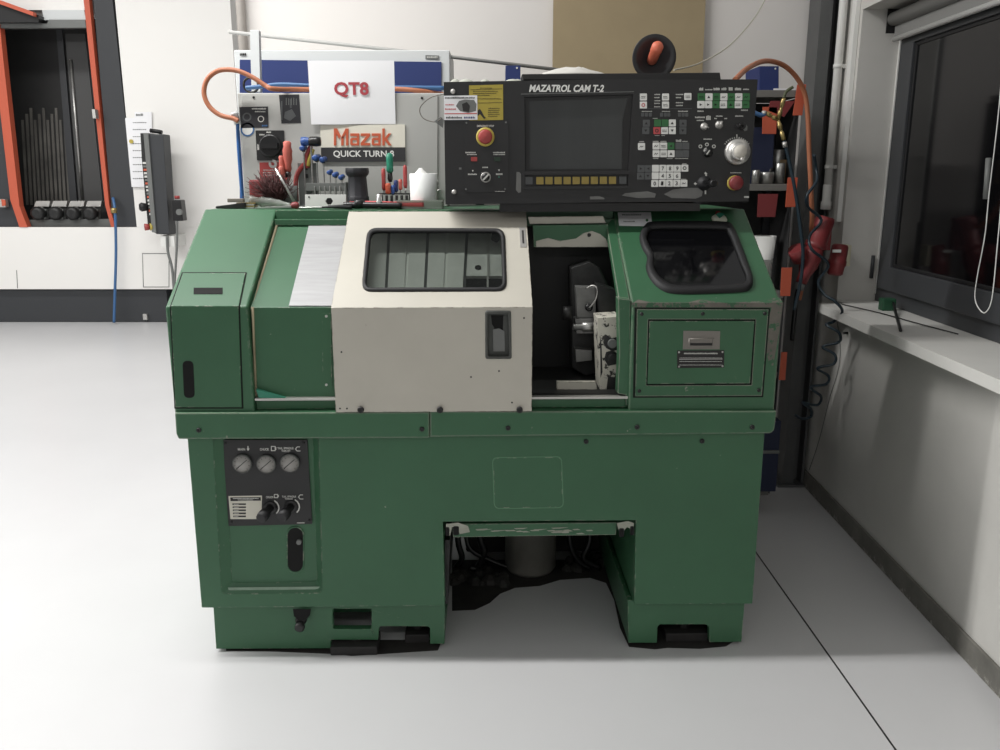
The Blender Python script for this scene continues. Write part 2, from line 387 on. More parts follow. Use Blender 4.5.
# ================================================================== LATHE
lathe = thing('cnc_lathe', 'green compact turning machine with cream sliding door standing on the grey floor', 'lathe', (-.07, 2.49, 0))
lathe.rotation_euler = (0, 0, MROT)
SB, SP, ST, SC, SD = FM(-.03), FM(0), FM(-.055), FM(-.04), FM(-.058)
def sp(px, py, S): return S.pt(px, py)
ZTR0 = ST.pt(475, 435).z; ZTR1 = ST.pt(475, 411.5).z
ZK = SC.pt(166, 307).z                               # bend of the covers
TOPY = .385; ZT = FM(TOPY).pt(208, 209.5).z
sl = Vector((0, TOPY+.04, ZT-ZK)).normalized()
SL = Surf((0, -.04, ZK), (1, 0, 0), sl, MM)           # slope of the covers
SLD = Surf(SL.p3(0, 0, .016), (1, 0, 0), sl, MM)      # slope of the sliding door
# base: block with recess and leg opening
outline = [(188.5, 430), (203, 608), (444.5, 606), (447, 521.5), (448, 521.5), (634.5, 520), (634.5, 520.5), (633.5, 604), (752.5, 604), (765, 430)]
outline = [(186.5, 430), (201.5, 608), (445, 606), (443, 522), (635.8, 520.5), (634, 604.5), (752.5, 604), (765, 430)]
rec = rquad([(213, 434), (222, 594), (322, 593), (318, 434)], 6)
reci = rquad([(224, 437), (230, 586), (316, 585), (311.5, 437)], 5)
b = B(); b.poly(SB, outline, [rec], -.022, 0, green)
b.poly(SB, outline, None, -.80, -.0225, green)
ro = [SB.p3(*SB.ab(*p), 0) for p in rec]; ri = [SB.p3(*SB.ab(*p), -.0215) for p in reci]
b.loft([ro, ri], green, cap=False, smooth=True)
base = b.done('base', lathe, bevel=.003)
SR = Surf(SB.p3(0, 0, -.0215), SB.u, SB.v, MM)       # bottom of the recess
# plinth, two feet
b = B()
b.poly(SP, [(213, 603), (216, 649), (331, 648.5), (331, 640), (378, 640), (379, 628), (380.5, 626.5), (428, 626.5), (430, 628.5), (430, 644), (444.5, 644), (445, 600)], [rquad([(332.5, 609), (333, 629), (371.5, 629), (371.5, 609)], 2)], -.025, 0, green)
b.poly(SP, [(213, 603), (215, 632), (440, 630), (445, 600)], None, -.70, -.12, green)
b.poly(SP, [(216, 606), (217, 649), (240, 649), (240, 606)], None, -.70, -.026, green)
b.poly(SP, [(434, 604), (434, 644), (444.5, 644), (445, 604)], None, -.70, -.026, green)
b.done('plinth', lathe, bevel=.002)
b = B()
b.poly(SP, [(627.5, 600), (628.5, 643), (657, 643), (657.5, 627), (660, 624.5), (706, 624.5), (709, 627), (709.5, 642.5), (741.5, 642), (745, 600)], None, -.025, 0, green)
b.poly(SP, [(630, 600), (630, 625), (739, 625), (744, 600)], None, -.70, -.026, green)
b.poly(SP, [(627.5, 600), (628.5, 643), (640, 643), (640, 600)], None, -.70, -.026, green)
b.done('plinth', lathe, bevel=.002)
footm = mat('black_cast_foot', (38, 36, 36), .7, var=.3, scale=15)
for xx, yy, ww in ((355, .0, .075), (255, .08, .05), (418, .07, .04), (646, .07, .03), (684, .06, .07), (720, .09, .03), (355, .52, .08), (684, .52, .08)):
    x = FM(yy).pt(xx, 645).x
    b = B(); b.box(x-ww, x+ww, yy-.03, yy+.07, 0, .03, footm); b.lathe([(.02, 0), (.02, .02), (.013, .021), (.013, .035)], (x, yy+.02, .028), (0, 0, 1), footm, 6, False)
    b.done('levelling_foot', lathe, bevel=.003)
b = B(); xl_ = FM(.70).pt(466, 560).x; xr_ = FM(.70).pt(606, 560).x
b.box(xl_, xr_, .70, .84, .012, .50, mat('backdrop_dark', (44, 43, 41), .8, var=.5, scale=9)); b.done('dark_backdrop', lathe, bevel=.01, label='dark box added as a backdrop behind the leg opening')  # box added so the space behind the legs stays dark
# cross member over the leg opening
b = B(); b.poly(FM(-.012), [(452, 524), (453, 537.5), (616, 535), (617, 522.5)], None, -.06, 0, green_worn)
b.done('cross_member', lathe, bevel=.002)
wornsteel = mat('scratched_bare_patch', (150, 152, 140), .6, var=.12, scale=30)
b = B(); S = FM(-.0305)
for pts in ([(446, 524), (458, 522.5), (468, 526), (470, 532), (460, 534), (457, 528), (452, 527), (450, 536), (446, 532)],
            [(617, 523), (628, 521), (634, 523), (633, 530), (627, 527), (622, 533), (618, 529)]):
    b.poly(S, pts, None, 0, .0006, wornsteel)
S = FM(-.0125)
for k in range(22):
    x = 470+random.random()*140; y = 530+random.gauss(0, 1.2)
    b.poly(S, [(x, y), (x+4+random.random()*14, y-.5), (x+6+random.random()*6, y+.7), (x+2, y+.9)], None, 0, .0006, wornsteel)
b.done('worn_patch', lathe, label='chipped bare metal along the leg opening')
# inner leg web plates and round corner pegs of the opening
b = B(); b.poly(FM(.02), [(445, 540), (445, 604), (448, 604), (450, 540)], None, -.6, 0, darksteel); b.done('inner_web', lathe)
for x0, x1, t in ((445.5, 449.5, 527), (453, 459, 526), (619, 624, 528), (630, 634, 526)):
    b = B(); b.poly(SB, rquad([(x0, t), (x0, t+9), (x1, t+9), (x1, t)], 1.6), None, -.001, .0012, void); b.done('cable_notch', lathe)
# welded rectangle outline on the base, drain valve, bolts
b = B(); S = SB; o_ = rquad([(492, 457), (494, 509), (564, 508), (562, 456)], 6); i_ = rquad([(493, 458), (495, 508), (563, 507), (561, 457)], 5.4)
b.frame(S, o_, i_, 0, .0012, mat('faint_weld_line', (88, 128, 98), .5)); b.poly(S, i_, None, 0, .0004, green); b.done('cover_plate', lathe)
b = B(); b.poly(SB, [(293, 609), (294, 616), (300, 621), (306, 619), (310, 615), (311, 609)], None, .0, .0015, void)
v0 = SP.pt(302, 617)
b.lathe([(.018, 0), (.018, .02), (.012, .022), (.012, .03)], v0, (0, -1, -.1), darksteel, 12); b.lathe([(.013, 0), (.016, .004), (.016, .014), (.01, .018)], v0+Vector((0, -.03, -.012)), (0, -1, -.2), darksteel, 12)
b.done('drain_valve', lathe)
b = B(); b.poly(SB, [(188.5, 430), (189, 434), (765, 430), (764, 426)], None, 0, 0.0005, green)
bpy.data.objects.remove(b.done('x'))
for x, y, S in ((199, 430, ST), (422, 429, ST), (508, 428, ST), (637, 427, ST), (752, 427, ST), (586, 441.5, SB), (702, 441, SB)):
    p = S.pt(x, y, .0005); b = B(); b.lathe([(.0075, 0), (.0075, .003), (.006, .0045), (.003, .0045), (.003, .002)], p, (0, -1, 0), blackp, 12); b.done('bolt', lathe)
# pressure panel in the recess
pp = B(); pp.poly(SR, rquad([(223, 439.5), (229, 525.5), (312.5, 523.5), (307.5, 439.5)], 1), None, .0006, .005, black); pp = pp.done('pressure_panel', lathe, bevel=.0008)
SG = Surf(SR.p3(0, 0, .0052), SR.u, SR.v, MM)
facem = mat('gauge_face', (150, 148, 144), .4)
for gx, gy in ((242.8, 463), (266.8, 463.5), (290.3, 462.5)):
    b = B(); p = SG.pt(gx, gy); r = .0292
    b.lathe([(r, 0), (r, .010), (r*.93, .014), (r*.93, .011), (0, .011)], p, (0, -1, 0), greyp, 28)
    b.lathe([(r*.9, .0112), (r*.9, .012), (0, .012)], p, (0, -1, 0), facem, 28)
    gs = Surf(p+Vector((0, -.0122, 0)), SG.u, SG.v, MM)
    b.poly(gs, [(-.018, -.014), (-.0165, -.0155), (.017, .013), (.0155, .0145)], None, 0, .0008, blackink, False)
    for k in range(9):
        a = math.radians(-45+k*33.75); c1, s1 = math.cos(a), math.sin(a)
        b.poly(gs, [(.020*c1-.0006*s1, .020*s1+.0006*c1), (.020*c1+.0006*s1, .020*s1-.0006*c1), (.024*c1+.0006*s1, .024*s1-.0006*c1), (.024*c1-.0006*s1, .024*s1+.0006*c1)], None, 0, .0005, blackink, False)
    b.done('pressure_gauge', pp)
for kx, ky in ((270.5, 507.5), (291, 506.5)):
    b = B(); p = SG.pt(kx, ky); b.lathe([(.021, 0), (.021, .004), (.012, .0045)], p, (0, -1, 0), blackp, 20)
    q = p+Vector((-.016, -.06, -.012)); d = q-p
    b.lathe([(.012, 0), (.011, d.length*.45), (.017, d.length*.5), (.018, d.length*.8), (.015, d.length)], p, d, rubber, 16)
    for k in range(5):
        a = math.radians(-50+k*22); a2 = a+math.radians(22); ss = SG
        ax, az = SG.ab(kx, ky); rr = .024
        b.poly(SG, [(ax+rr*math.cos(a), az+rr*math.sin(a)), (ax+(rr+.004)*math.cos(a), az+(rr+.004)*math.sin(a)), (ax+(rr+.004)*math.cos(a2), az+(rr+.004)*math.sin(a2)), (ax+rr*math.cos(a2), az+rr*math.sin(a2))], None, 0, .0006, ink, False)
    b.done('valve_knob', pp)
b = B()
b.text(SG, 'MAIN', (238, 448, 245, 450.5), ink); b.text(SG, 'CHUCK', (260, 448, 269, 450.5), ink)
b.text(SG, 'TAIL SPINDLE', (277.5, 447, 293.5, 449.3), ink); b.text(SG, 'THRUST', (281.5, 449.8, 290.5, 452), ink)
b.text(SG, 'CHUCK', (266, 496, 273.5, 498.2), ink); b.text(SG, 'TAIL SPINDLE', (282, 495.5, 296, 497.5), ink); b.text(SG, 'THRUST', (285, 498, 293, 499.6), ink)
for x0, y0_, x1, y1_ in ((271, 446, 275.5, 451), (274, 494, 278, 498)):
    b.poly(SG, rect(x0, y0_, x1, y1_), [rect(x0+.7, y0_+.8, x1-.7, y1_-.8)], 0, .0006, ink); b.poly(SG, rect(x1, y0_+1, x1+.8, y1_-1), None, 0, .0006, ink)
for x0, y0_ in ((295, 447), (298, 495)):
    b.poly(SG, [(x0, y0_+2), (x0+2, y0_-.5), (x0+5, y0_-.5), (x0+5, y0_+.2), (x0+2.3, y0_+.2), (x0+1, y0_+2), (x0+2.3, y0_+3.6), (x0+5.4, y0_+3.6), (x0+5.4, y0_+4.3), (x0+2, y0_+4.3)], None, 0, .0006, ink)
b.poly(SG, [(247.5, 446), (248.5, 446), (248.6, 448.3), (249.6, 448.5), (248.2, 451), (246.6, 448.6), (247.5, 448.4)], None, 0, .0006, ink)
b.scribble(SG, 297, 522.2, 305, 523.3, ink)
b.done('lettering', pp)
b = B(); b.poly(SG, rquad([(228.5, 496), (230.5, 519), (261.5, 519), (262, 495.5)], .6), None, 0, .0008, mat('cream_label', (206, 203, 190), .6))
b.poly(SG, [(230.3, 497.3), (230.6, 501), (261, 500.5), (260.8, 497)], None, .0008, .0012, blackink)
b.scribble(SG, 233, 497.8, 259, 498.7, ink, .0016, 1.1); b.scribble(SG, 238, 499.3, 253, 500.1, ink, .0016, 1.1)
for k in range(5):
    y = 503.3+3.05*k; b.poly(SG, rect(232.5+k*.2, y, 246, y+1.5), None, .0008, .0012, blackink); b.scribble(SG, 234, y+.4, 239, y+1.1, ink, .0015, 1)
b.done('label_plate', pp, label='cream label with black bars')
b = B()
for x, y in ((225.3, 443.5), (303.5, 443), (231.5, 522), (309, 520.5)):
    b.lathe([(.0045, 0), (.0045, .002), (.002, .003)], SG.pt(x, y), (0, -1, 0), blackp, 10)
b.done('panel_screw', pp)
b = B(); b.poly(SR, rrect(287.5, 527, 303.5, 572, 7.6, 8), None, .0005, .0016, void); b.frame(SR, rrect(286.7, 526, 304.2, 573, 8.2, 8), rrect(288, 527.6, 303, 571.4, 7.4, 8), 0, .003, green)
b.poly(FM(-.022), [(228, 587.5), (229.5, 592), (319, 591), (320.5, 586.5)], None, 0, .001, mat('rubbed_lip_highlight', (128, 150, 132), .5, var=.15, scale=20)); q = SR.pt(299.5, 541); b.lathe([(.008, 0), (.008, .012)], q, (0, -1, 0), greyp, 12); b.done('sight_slot', lathe)  # pale strip: worn recess lip with its highlight painted in
# drip tray band
b = B(); t0 = [(174.5, 413), (176, 434), (178.5, 439.3), (429.5, 438), (429.5, 412)]
b.poly(ST, t0, None, -.40, 0, green_worn); b.done('drip_tray', lathe, bevel=.004)
b = B(); b.poly(ST, [(430, 411.5), (430, 437), (771, 433.5), (774.5, 430), (777, 411)], None, -.40, 0, green_worn); b.done('drip_tray', lathe, bevel=.004)
# rear body with the flat top
X0 = SC.pt(165, 307).x; X1 = SC.pt(782.5, 303).x
XL1 = SC.pt(247.5, 307).x; XR0 = SC.pt(632, 306).x
b = B(); b.box(X0, X1, .402, .86, .40, ZT-.001, green); b.done('rear_body', lathe, bevel=.004)
def cover(xa, xb, name, m):
    b = B(); prof = [(-.04, ZTR1-.008), (-.04, ZK), (TOPY, ZT), (.4, ZT), (.4, ZTR1-.008)]
    b.loft([[Vector((xa, y, z)) for y, z in prof], [Vector((xb, y, z)) for y, z in prof]], m); return b.done(name, lathe, bevel=.006, segs=3)
lc = cover(X0, XL1, 'headstock_cover', green)
rc = cover(XR0, X1, 'tailstock_cover', green_worn)
# access door on the left cover
seam = mat('dark_seam', (18, 26, 20), .9)
b = B(); b.poly(SL, [(182, 272.5), (247, 272.5), (240, 307), (170, 307)], None, .0003, .0012, seam); b.poly(SC, [(170, 306.5), (240, 306.5), (243.5, 408.5), (174.5, 408.5)], None, .0003, .0012, seam); b.done('door_seam', lathe)
b = B(); b.poly(SL, [(183.2, 274), (245.6, 274), (238.8, 307), (171.4, 307)], None, .0014, .004, green); b.poly(SC, [(171.4, 305.8), (238.8, 305.8), (242, 407), (175.8, 407)], None, .0014, .004, green)
ad = b.done('access_door', lathe, bevel=.001)
b = B(); b.poly(SL, rect(194, 289, 223, 295.3), None, .0041, .0052, void)
b.done('grip_slot', ad)
b = B(); b.poly(SC, rquad([(183, 360.5), (184.6, 397.5), (195.3, 397.5), (193.7, 360.5)], 5, 6), None, .0041, .0052, void); b.done('vent_slot', ad)
# recessed guide panel between headstock cover and sliding door
D = .024
SL2 = Surf(SL.p3(0, 0, -D), (1, 0, 0), sl, MM); SC2 = FM(-.04+D)
xf0 = XL1+.001; xf1 = SC2.pt(345, 350).x
zk2 = ZK-.006
bS = SC2.ab
b = B(); prof = [(-.016, ZTR1+.035), (-.016, zk2)]; top2 = SL2.p3(0, (SL2.ab(300, 224)[1]))
prof = [(-.016, ZTR1+.035), (-.016, zk2), (top2.y, top2.z), (top2.y+.006, top2.z-.008), (-.008, zk2-.008), (-.008, ZTR1+.035)]
b.loft([[Vector((xf0, y, z)) for y, z in prof], [Vector((xf1, y, z)) for y, z in prof]], green); fp = b.done('guide_panel', lathe, bevel=.002)
SLF = Surf((0, -.016, zk2), (1, 0, 0), Vector((0, top2.y+.016, top2.z-zk2)), MM)
b = B(); b.poly(SLF, [(309, 226), (351, 225.5), (345, 306.5), (289, 306.5)], None, .0005, .0035, brushed); b.done('sliding_plate', lathe, bevel=.0005, label='brushed steel sheet')
S = FM(-.0165); b = B(); b.poly(S, rquad([(322, 313), (323, 388), (332, 388), (331.5, 313)], 1), None, .0003, .003, green)
for y in (316, 384.5): b.lathe([(.004, 0), (.004, .002)], S.pt(326.5, y, .003), (0, -1, 0), alu, 10)
b.done('stop_strip', lathe)
b = B(); g = [(275.5, 223.5), (250.8, 307), (254.5, 396)]
b.tube([SL2.pt(277.5, 224, .002), SL2.pt(253, 306, .002)], .0042, tanseal, 8, 0); b.tube([S.pt(252.7, 307, .002), S.pt(256.2, 396, .002)], .004, tanseal, 8, 0); b.done('sealant_bead', lathe)
# rails top and bottom
xr1 = XR0-.001
b = B(); b.box(xf0, xr1, TOPY-.02, .40, ZT-.055, ZT-.002, green); b.box(xf0, xr1, TOPY-.045, TOPY-.021, ZT-.05, ZT-.03, green); b.done('top_rail', lathe, bevel=.002)
b = B(); b.box(xf0, xr1, -.02, .40, ZTR1+.001, ZTR1+.03, green); b.done('bottom_rail', lathe, bevel=.002)
b = B(); b.box(xf0, xr1, -.035, -.012, ZTR1+.031, ZTR1+.038, alu); b.done('slide_way', lathe, bevel=.001, label='bright aluminium slide way')
tealm = mat('teal_tape', (52, 128, 104), .5)
b = B(); S = FM(-.034); b.poly(S, [(256, 389.5), (259, 398), (285, 398), (268, 393)], None, -.014, 0, tealm); b.done('teal_wedge', lathe)
# interior
intm = mat('oily_black_interior', (24, 24, 24), .6, var=.3, scale=6)
xo0 = SD.pt(345, 350).x
b = B(); b.box(xf0+.02, xr1, .385, .40, ZTR1+.031, ZT-.056, intm); b.done('chamber_wall', lathe)
b = B(); b.box(xf0+.02, xr1, .0, .384, ZTR1+.031, ZTR1+.037, intm); b.done('chamber_floor', lathe)
S = FM(.30); b = B(); b.poly(S, [(533, 225.5), (608, 224.5), (610, 247), (534, 247)], None, -.03, 0, green)
b.poly(S, [(536, 241), (548, 238), (560, 241), (576, 238.5), (584, 233), (592, 231), (600, 234), (606, 239), (609, 247), (536, 247)], None, 0.0002, .001, cream)
b.lathe([(.006, 0), (.006, .004)], S.pt(589, 235, .001), (0, -1, 0), blackp, 10); b.done('lintel', lathe)
S = FM(.315); b = B(); b.poly(S, [(528, 217), (603, 216), (606, 223), (530, 224)], None, -.008, 0, cream); b.done('cover_strip', lathe, label='cream strip above the opening')
midsteel = mat('machined_steel', (120, 120, 118), .45, metal=.5, var=.2, scale=25)
# tool turret
tr = FM(.20); b = B(); c0 = tr.pt(584, 318)
oct_ = [(571, 268), (590, 262), (600, 268), (608, 285), (609, 350), (600, 372), (585, 376), (572, 368)]
b.poly(FM(.24), oct_, None, -.10, 0, darksteel); tu = b.done('tool_turret', lathe, bevel=.004)
b = B(); b.poly(tr, [(575.5, 286.5), (577, 318), (596, 318), (596, 287)], None, -.04, 0, midsteel); b.poly(tr, [(574.5, 318.5), (576, 333), (596, 333), (596, 318)], None, -.05, .012, midsteel)
b.done('tool_holder', tu, bevel=.002); b = B(); b.poly(tr, [(575, 349), (576, 362), (592, 360), (592, 350)], None, -.05, .005, midsteel); b.done('tool_holder', tu, bevel=.002)
b = B(); b.lathe([(.016, 0), (.016, .05), (.01, .052), (.01, .08)], tr.pt(597, 326, .01), (-1, -.1, 0), steel, 14); b.lathe([(.022, 0), (.022, .03)], tr.pt(572, 313), (-1, 0, 0), darksteel, 14)
b.lathe([(.012, 0), (.012, .015), (.006, .017)], tr.pt(588.5, 307, .002), (0, -1, 0), blackp, 12)
b.tube([tr.pt(588.5, 307, .02), tr.pt(594.5, 298, .03), tr.pt(596, 288, .03), tr.pt(592, 284.5, .02), tr.pt(586, 288, .01)], .0022, alu, 6); b.done('coolant_nozzle', tu)
b = B(); S = FM(.16); b.poly(S, [(597, 284), (600, 318), (619, 318), (616, 290)], None, -.08, 0, darksteel); b.lathe([(.004, 0), (.004, .02)], S.pt(611, 313, .01), (1, 0, 0), brass, 8); b.done('turret_guard', lathe, bevel=.003)
b = B(); S = FM(.06); pc = [(597.5, 318), (598, 340), (600, 391), (619, 396), (620, 316.5)]
b.poly(S, pc, None, -.10, 0, cream_worn)
for pts in ([(603, 342), (607, 336), (612, 338), (617, 337), (618, 350), (612, 351), (606, 348)], [(600, 334), (601.5, 345), (602.5, 372), (600.5, 378)], [(606, 352), (613, 350), (618, 354), (617, 364), (608, 366), (604, 359)], [(608, 376), (618, 378), (618, 394), (606, 392)]):
    b.poly(S, pts, None, .0, .0015, darksteel)
b.lathe([(.014, 0), (.014, .012)], S.pt(612, 343, .001), (0, -1, 0), greyp, 14); b.lathe([(.014, 0), (.014, .012)], S.pt(612, 358, .001), (0, -1, 0), darksteel, 14)
b.done('tailstock', lathe, bevel=.002, label='cream tailstock body with worn dark patches')
b = B(); S = FM(.06); b.poly(S, [(557, 382), (557, 389.5), (597, 389.5), (596, 382)], None, -.02, 0, cream); b.done('tool_tray', lathe)
# slats of the telescopic guard seen through the door window
b = B(); S = Surf(SL.p3(0, 0, -.045), (1, 0, 0), sl, MM); slat = mat('slat_steel', (205, 205, 200), .4, metal=.1, var=.1, scale=3)
gap = mat('slat_gap', (60, 60, 60), .5); slatl = mat('slat_edge', (215, 215, 210), .4)
for k in range(6):
    x = 352+19.5*k; b.poly(S, [(x, 222), (x-4, 300), (x+12.6, 300), (x+16.6, 222)], None, -.006, 0, slat); b.poly(S, [(x+16.6, 222), (x+12.6, 300), (x+15.4, 300), (x+19.4, 222)], None, -.010, -.004, gap if k % 2 else slatl)
b.done('chip_guard', lathe)
b = B(); S2_ = Surf(SL.p3(0, 0, -.05), (1, 0, 0), sl, MM); sbm = mat('splash_box', (196, 196, 192), .5, var=.2, scale=14)
b.poly(S2_, [(470, 222), (464, 276), (520, 276), (526, 222)], None, -.01, 0, sbm); b.lathe([(.01, 0), (.01, .004)], S2_.pt(478, 268), S2_.n, blackp, 12)
for x in (487, 504): b.poly(S2_, [(x, 222), (x-.3, 300), (x+1.5, 300), (x+2, 222)], None, 0, .004, alu)
b.poly(S2_, [(493, 222), (491, 240), (497, 243), (503, 236), (510, 240), (520, 234), (520, 222)], None, 0, .002, darksteel)
b.done('splash_guard', lathe)
# sliding door
xd0 = SD.pt(331, 307).x; xd1 = SD.pt(532.5, 307).x
zkd = SD.pt(430, 307.5).z; ztd = SLD.p3(0, SLD.ab(430, 212)[1])
SLD = Surf((0, -.058, zkd), (1, 0, 0), Vector((0, ztd.y+.058, ztd.z-zkd)), MM)
wout = rquad([(367, 228.5), (361.5, 292), (507, 291.5), (505, 229)], 10, 6)
win = rquad([(371.5, 232.5), (366, 288.5), (502.5, 288), (500.5, 232.5)], 7, 6)
hout = rquad([(485, 310.5), (485.3, 359), (511.8, 359), (511, 310.5)], 2.5)
b = B()
a0 = SLD.ab(430, 211.5)[1]
q = [(xd0, 0), (xd1, 0), (xd1, a0), (xd0, a0)]
W2 = [SLD.ab(*p) for p in wout]
b.poly(SLD, q, [W2], -.010, 0, cream, False)
zb = SD.pt(430, 411.8).z
b.poly(SD, [(xd0, zb), (xd1, zb), (xd1, zkd), (xd0, zkd)], [[SD.ab(*p) for p in rquad([(487, 313), (487.3, 357), (509.8, 357), (509, 313)], 2)]], -.004, 0, cream, False)
for xa in (xd0, xd1-.003):                           # returned side flanges
    b.box(xa, xa+.003, -.054, -.030, zb, zkd, cream)
door = b.done('sliding_door', lathe)
b = B(); b.frame(SLD, wout, win, -.003, .007, rubber); b.done('window_gasket', door)
b = B(); b.poly(SLD, win, None, -.006, -.002, doorglass); b.done('window_glass', door)
recess = mat('recess_steel', (75, 77, 74), .5, metal=.2, var=.2, scale=20)
b = B(); b.frame(SD, hout, rquad([(488, 314), (488.3, 356), (508.8, 356), (508, 314)], 2), 0, .004, recess)
b.poly(SD, rquad([(487, 313), (487.3, 357), (509.8, 357), (509, 313)], 2), None, -.016, -.014, recess)
b.poly(SD, [(491, 316), (492, 325), (494, 328), (495, 331), (503, 331), (503.5, 316)], None, -.0138, -.013, void)
b.poly(SD, [(493, 330), (493.5, 352), (505, 352), (504.5, 332), (499, 329)], None, -.0138, -.009, greyp)
b.done('handle_recess', door)
b = B(); b.poly(SLD, [(519.3, 228), (520.3, 247.5), (526.5, 247.5), (525, 228)], None, .0003, .0025, alu); b.poly(SLD, [(521.8, 231), (522.5, 244), (524.3, 244), (523.5, 231)], None, .0025, .003, blackink); b.done('gauge_strip', door)
for x in (361, 440, 519.5):
    b = B(); p = SD.pt(x, 409.3); b.lathe([(.0085, 0), (.0095, .002), (.0095, .009), (.004, .011), (.004, .008)], p, (0, -1, 0), blackp, 14); b.done('roller_bolt', door)
b = B()
for x, y in ((340, 408.5), (347, 408.5), (341.5, 352), (512, 402.5), (499, 371), (471, 377), (524, 318)):
    b.lathe([(.0028, 0), (.0028, .0012)], SD.pt(x, y), (0, -1, 0), blackp, 8)
b.done('rivet_hole', door)
# right cover details
def c3(pts): return [(600+.2933*x, 200+.2933*y) for x, y in pts]
go = catmull([(*p, 0) for p in c3([(150, 92), (178, 80), (290, 78), (425, 80), (455, 98), (478, 150), (502, 215), (521, 275), (512, 305), (480, 315), (370, 320), (255, 321), (205, 305), (170, 270), (156, 232), (160, 196), (143, 165), (134, 125)])], 4, True)
gi = catmull([(*p, 0) for p in c3([(168, 112), (190, 104), (290, 103), (415, 105), (437, 120), (455, 162), (476, 218), (495, 265), (488, 288), (462, 293), (370, 298), (265, 298), (225, 284), (196, 258), (184, 230), (184, 196), (168, 160), (160, 135)])], 4, True)
go = [(p.x, p.y) for p in go]; gi = [(p.x, p.y) for p in gi]
b = B(); b.frame(SL, go, gi, .0003, .014, rubber); b.done('window_gasket', lathe)
b = B(); b.poly(SL, gi, None, .0003, .003, darkglass); b.done('viewing_window', lathe)
b = B(); b.poly(SC, c3([(118, 366), (112, 674), (556, 672), (580, 368)]), None, .0003, .0012, seam); b.poly(SC, c3([(126, 372), (120, 668), (550, 666), (573, 373)]), [c3([(163, 406), (157, 632), (516, 630), (530, 406)])], .0013, .004, green_worn); b.done('panel_frame', lathe)
b = B(); b.poly(SC, c3([(168, 412), (161, 626), (510, 624), (525, 412)]), None, .0013, .0045, green); pd = b.done('service_door', lathe, bevel=.001)
b = B(); b.poly(SC, c3([(283, 445), (281, 508), (406, 508), (408, 446)]), None, .0046, .0062, latchm); 
b.frame(SC, c3([(300, 470), (299, 500), (386, 500), (387, 470)]), c3([(306, 475), (305, 494), (380, 494), (381, 475)]), .006, .011, latchm); b.poly(SC, c3([(304, 486), (303, 497), (384, 497), (384, 486)]), None, .0062, .0068, blackp); b.done('flush_latch', pd, label='small aluminium pull latch')
b = B(); b.poly(SC, c3([(262, 512), (262, 572), (421, 570), (422, 511)]), None, .0046, .0056, blackink)
s3 = lambda x: 600+.2933*x; t3 = lambda y: 200+.2933*y
b.scribble(SC, s3(285), t3(519), s3(400), t3(524), ink, .0062, 1.2)
for y in (536, 548, 560): b.scribble(SC, s3(270), t3(y), s3(415), t3(y+2), ink, .0061, 1.6)
b.poly(SC, [(s3(268), t3(541)), (s3(268), t3(542.5)), (s3(416), t3(541.5)), (s3(416), t3(540))], None, .0056, .006, ink)
for x, y in ((268, 518), (416, 517), (268, 567), (416, 565)): b.lathe([(.003, 0), (.002, .002)], SC.pt(s3(x), t3(y), .0056), (0, -1, 0), alu, 8)
b.done('name_plate', pd, label='black engraved plate')
for x, y in ((141, 388), (349, 387), (560, 386), (133, 650), (540, 647)):
    b = B(); b.lathe([(.0055, 0), (.0055, .003), (.002, .004)], SC.pt(s3(x), t3(y), .004), (0, -1, 0), blackp, 12); b.done('panel_screw', lathe)
# worn bare edge of the right cover
wornE = mat('bare_worn_edge', (104, 100, 92), .55, var=.3, scale=10, wear=(52, 92, 64), chip=.22)
b = B(); b.poly(SC, c3([(108, 350), (108, 366), (585, 366), (560, 460), (575, 560), (590, 565), (612, 440), (624, 350)]), None, .0002, .0009, wornE)
b.poly(SL, c3([(112, 352), (130, 340), (175, 350), (300, 350), (340, 340), (420, 351), (560, 345), (590, 335), (615, 335), (622, 350), (610, 357), (112, 360)]), None, .0003, .0009, wornE); b.done('worn_edge', lathe, label='bare scuffed metal along the bend')
b = B(); b.poly(SL, c3([(60, 43), (65, 88), (178, 90), (173, 43)]), None, .0003, .0013, paper); b.scribble(SL, s3(75), t3(49), s3(140), t3(54), greyp, .0016, 1.2); b.scribble(SL, s3(80), t3(72), s3(120), t3(76), greyp, .0016, 1.2); b.poly(SL, circ(s3(160), t3(70), 1.4, 10), None, .0013, .0016, gkey); b.done('sticker', lathe, label='white rectangular sticker')
b = B(); p = SL.pt(s3(406), t3(68)); b.lathe([(.024, 0), (.026, .004), (.022, .009), (0, .010)], p, SL.n, mat('cream_badge', (196, 200, 182), .5), 20); b.poly(SL, [(715, 217), (719, 215), (724, 217), (719, 221)], None, .0101, .0108, tealm); b.lathe([(.008, 0), (.008, .006)], SL.pt(s3(402), t3(47)), SL.n, red, 12); b.done('round_badge', lathe, label='round cream badge')
# left flange of the right cover
b = B(); b.poly(SL, c3([(28, 75), (22, 78), (64, 332), (104, 345), (50, 56), (40, 60)]), None, -.03, -.004, green_worn)
b.poly(FM(-.03), c3([(62, 335), (104, 340), (100, 700), (88, 700), (88, 665), (60, 660), (66, 520)]), None, -.05, 0, green_worn); b.done('opening_flange', lathe, bevel=.002)

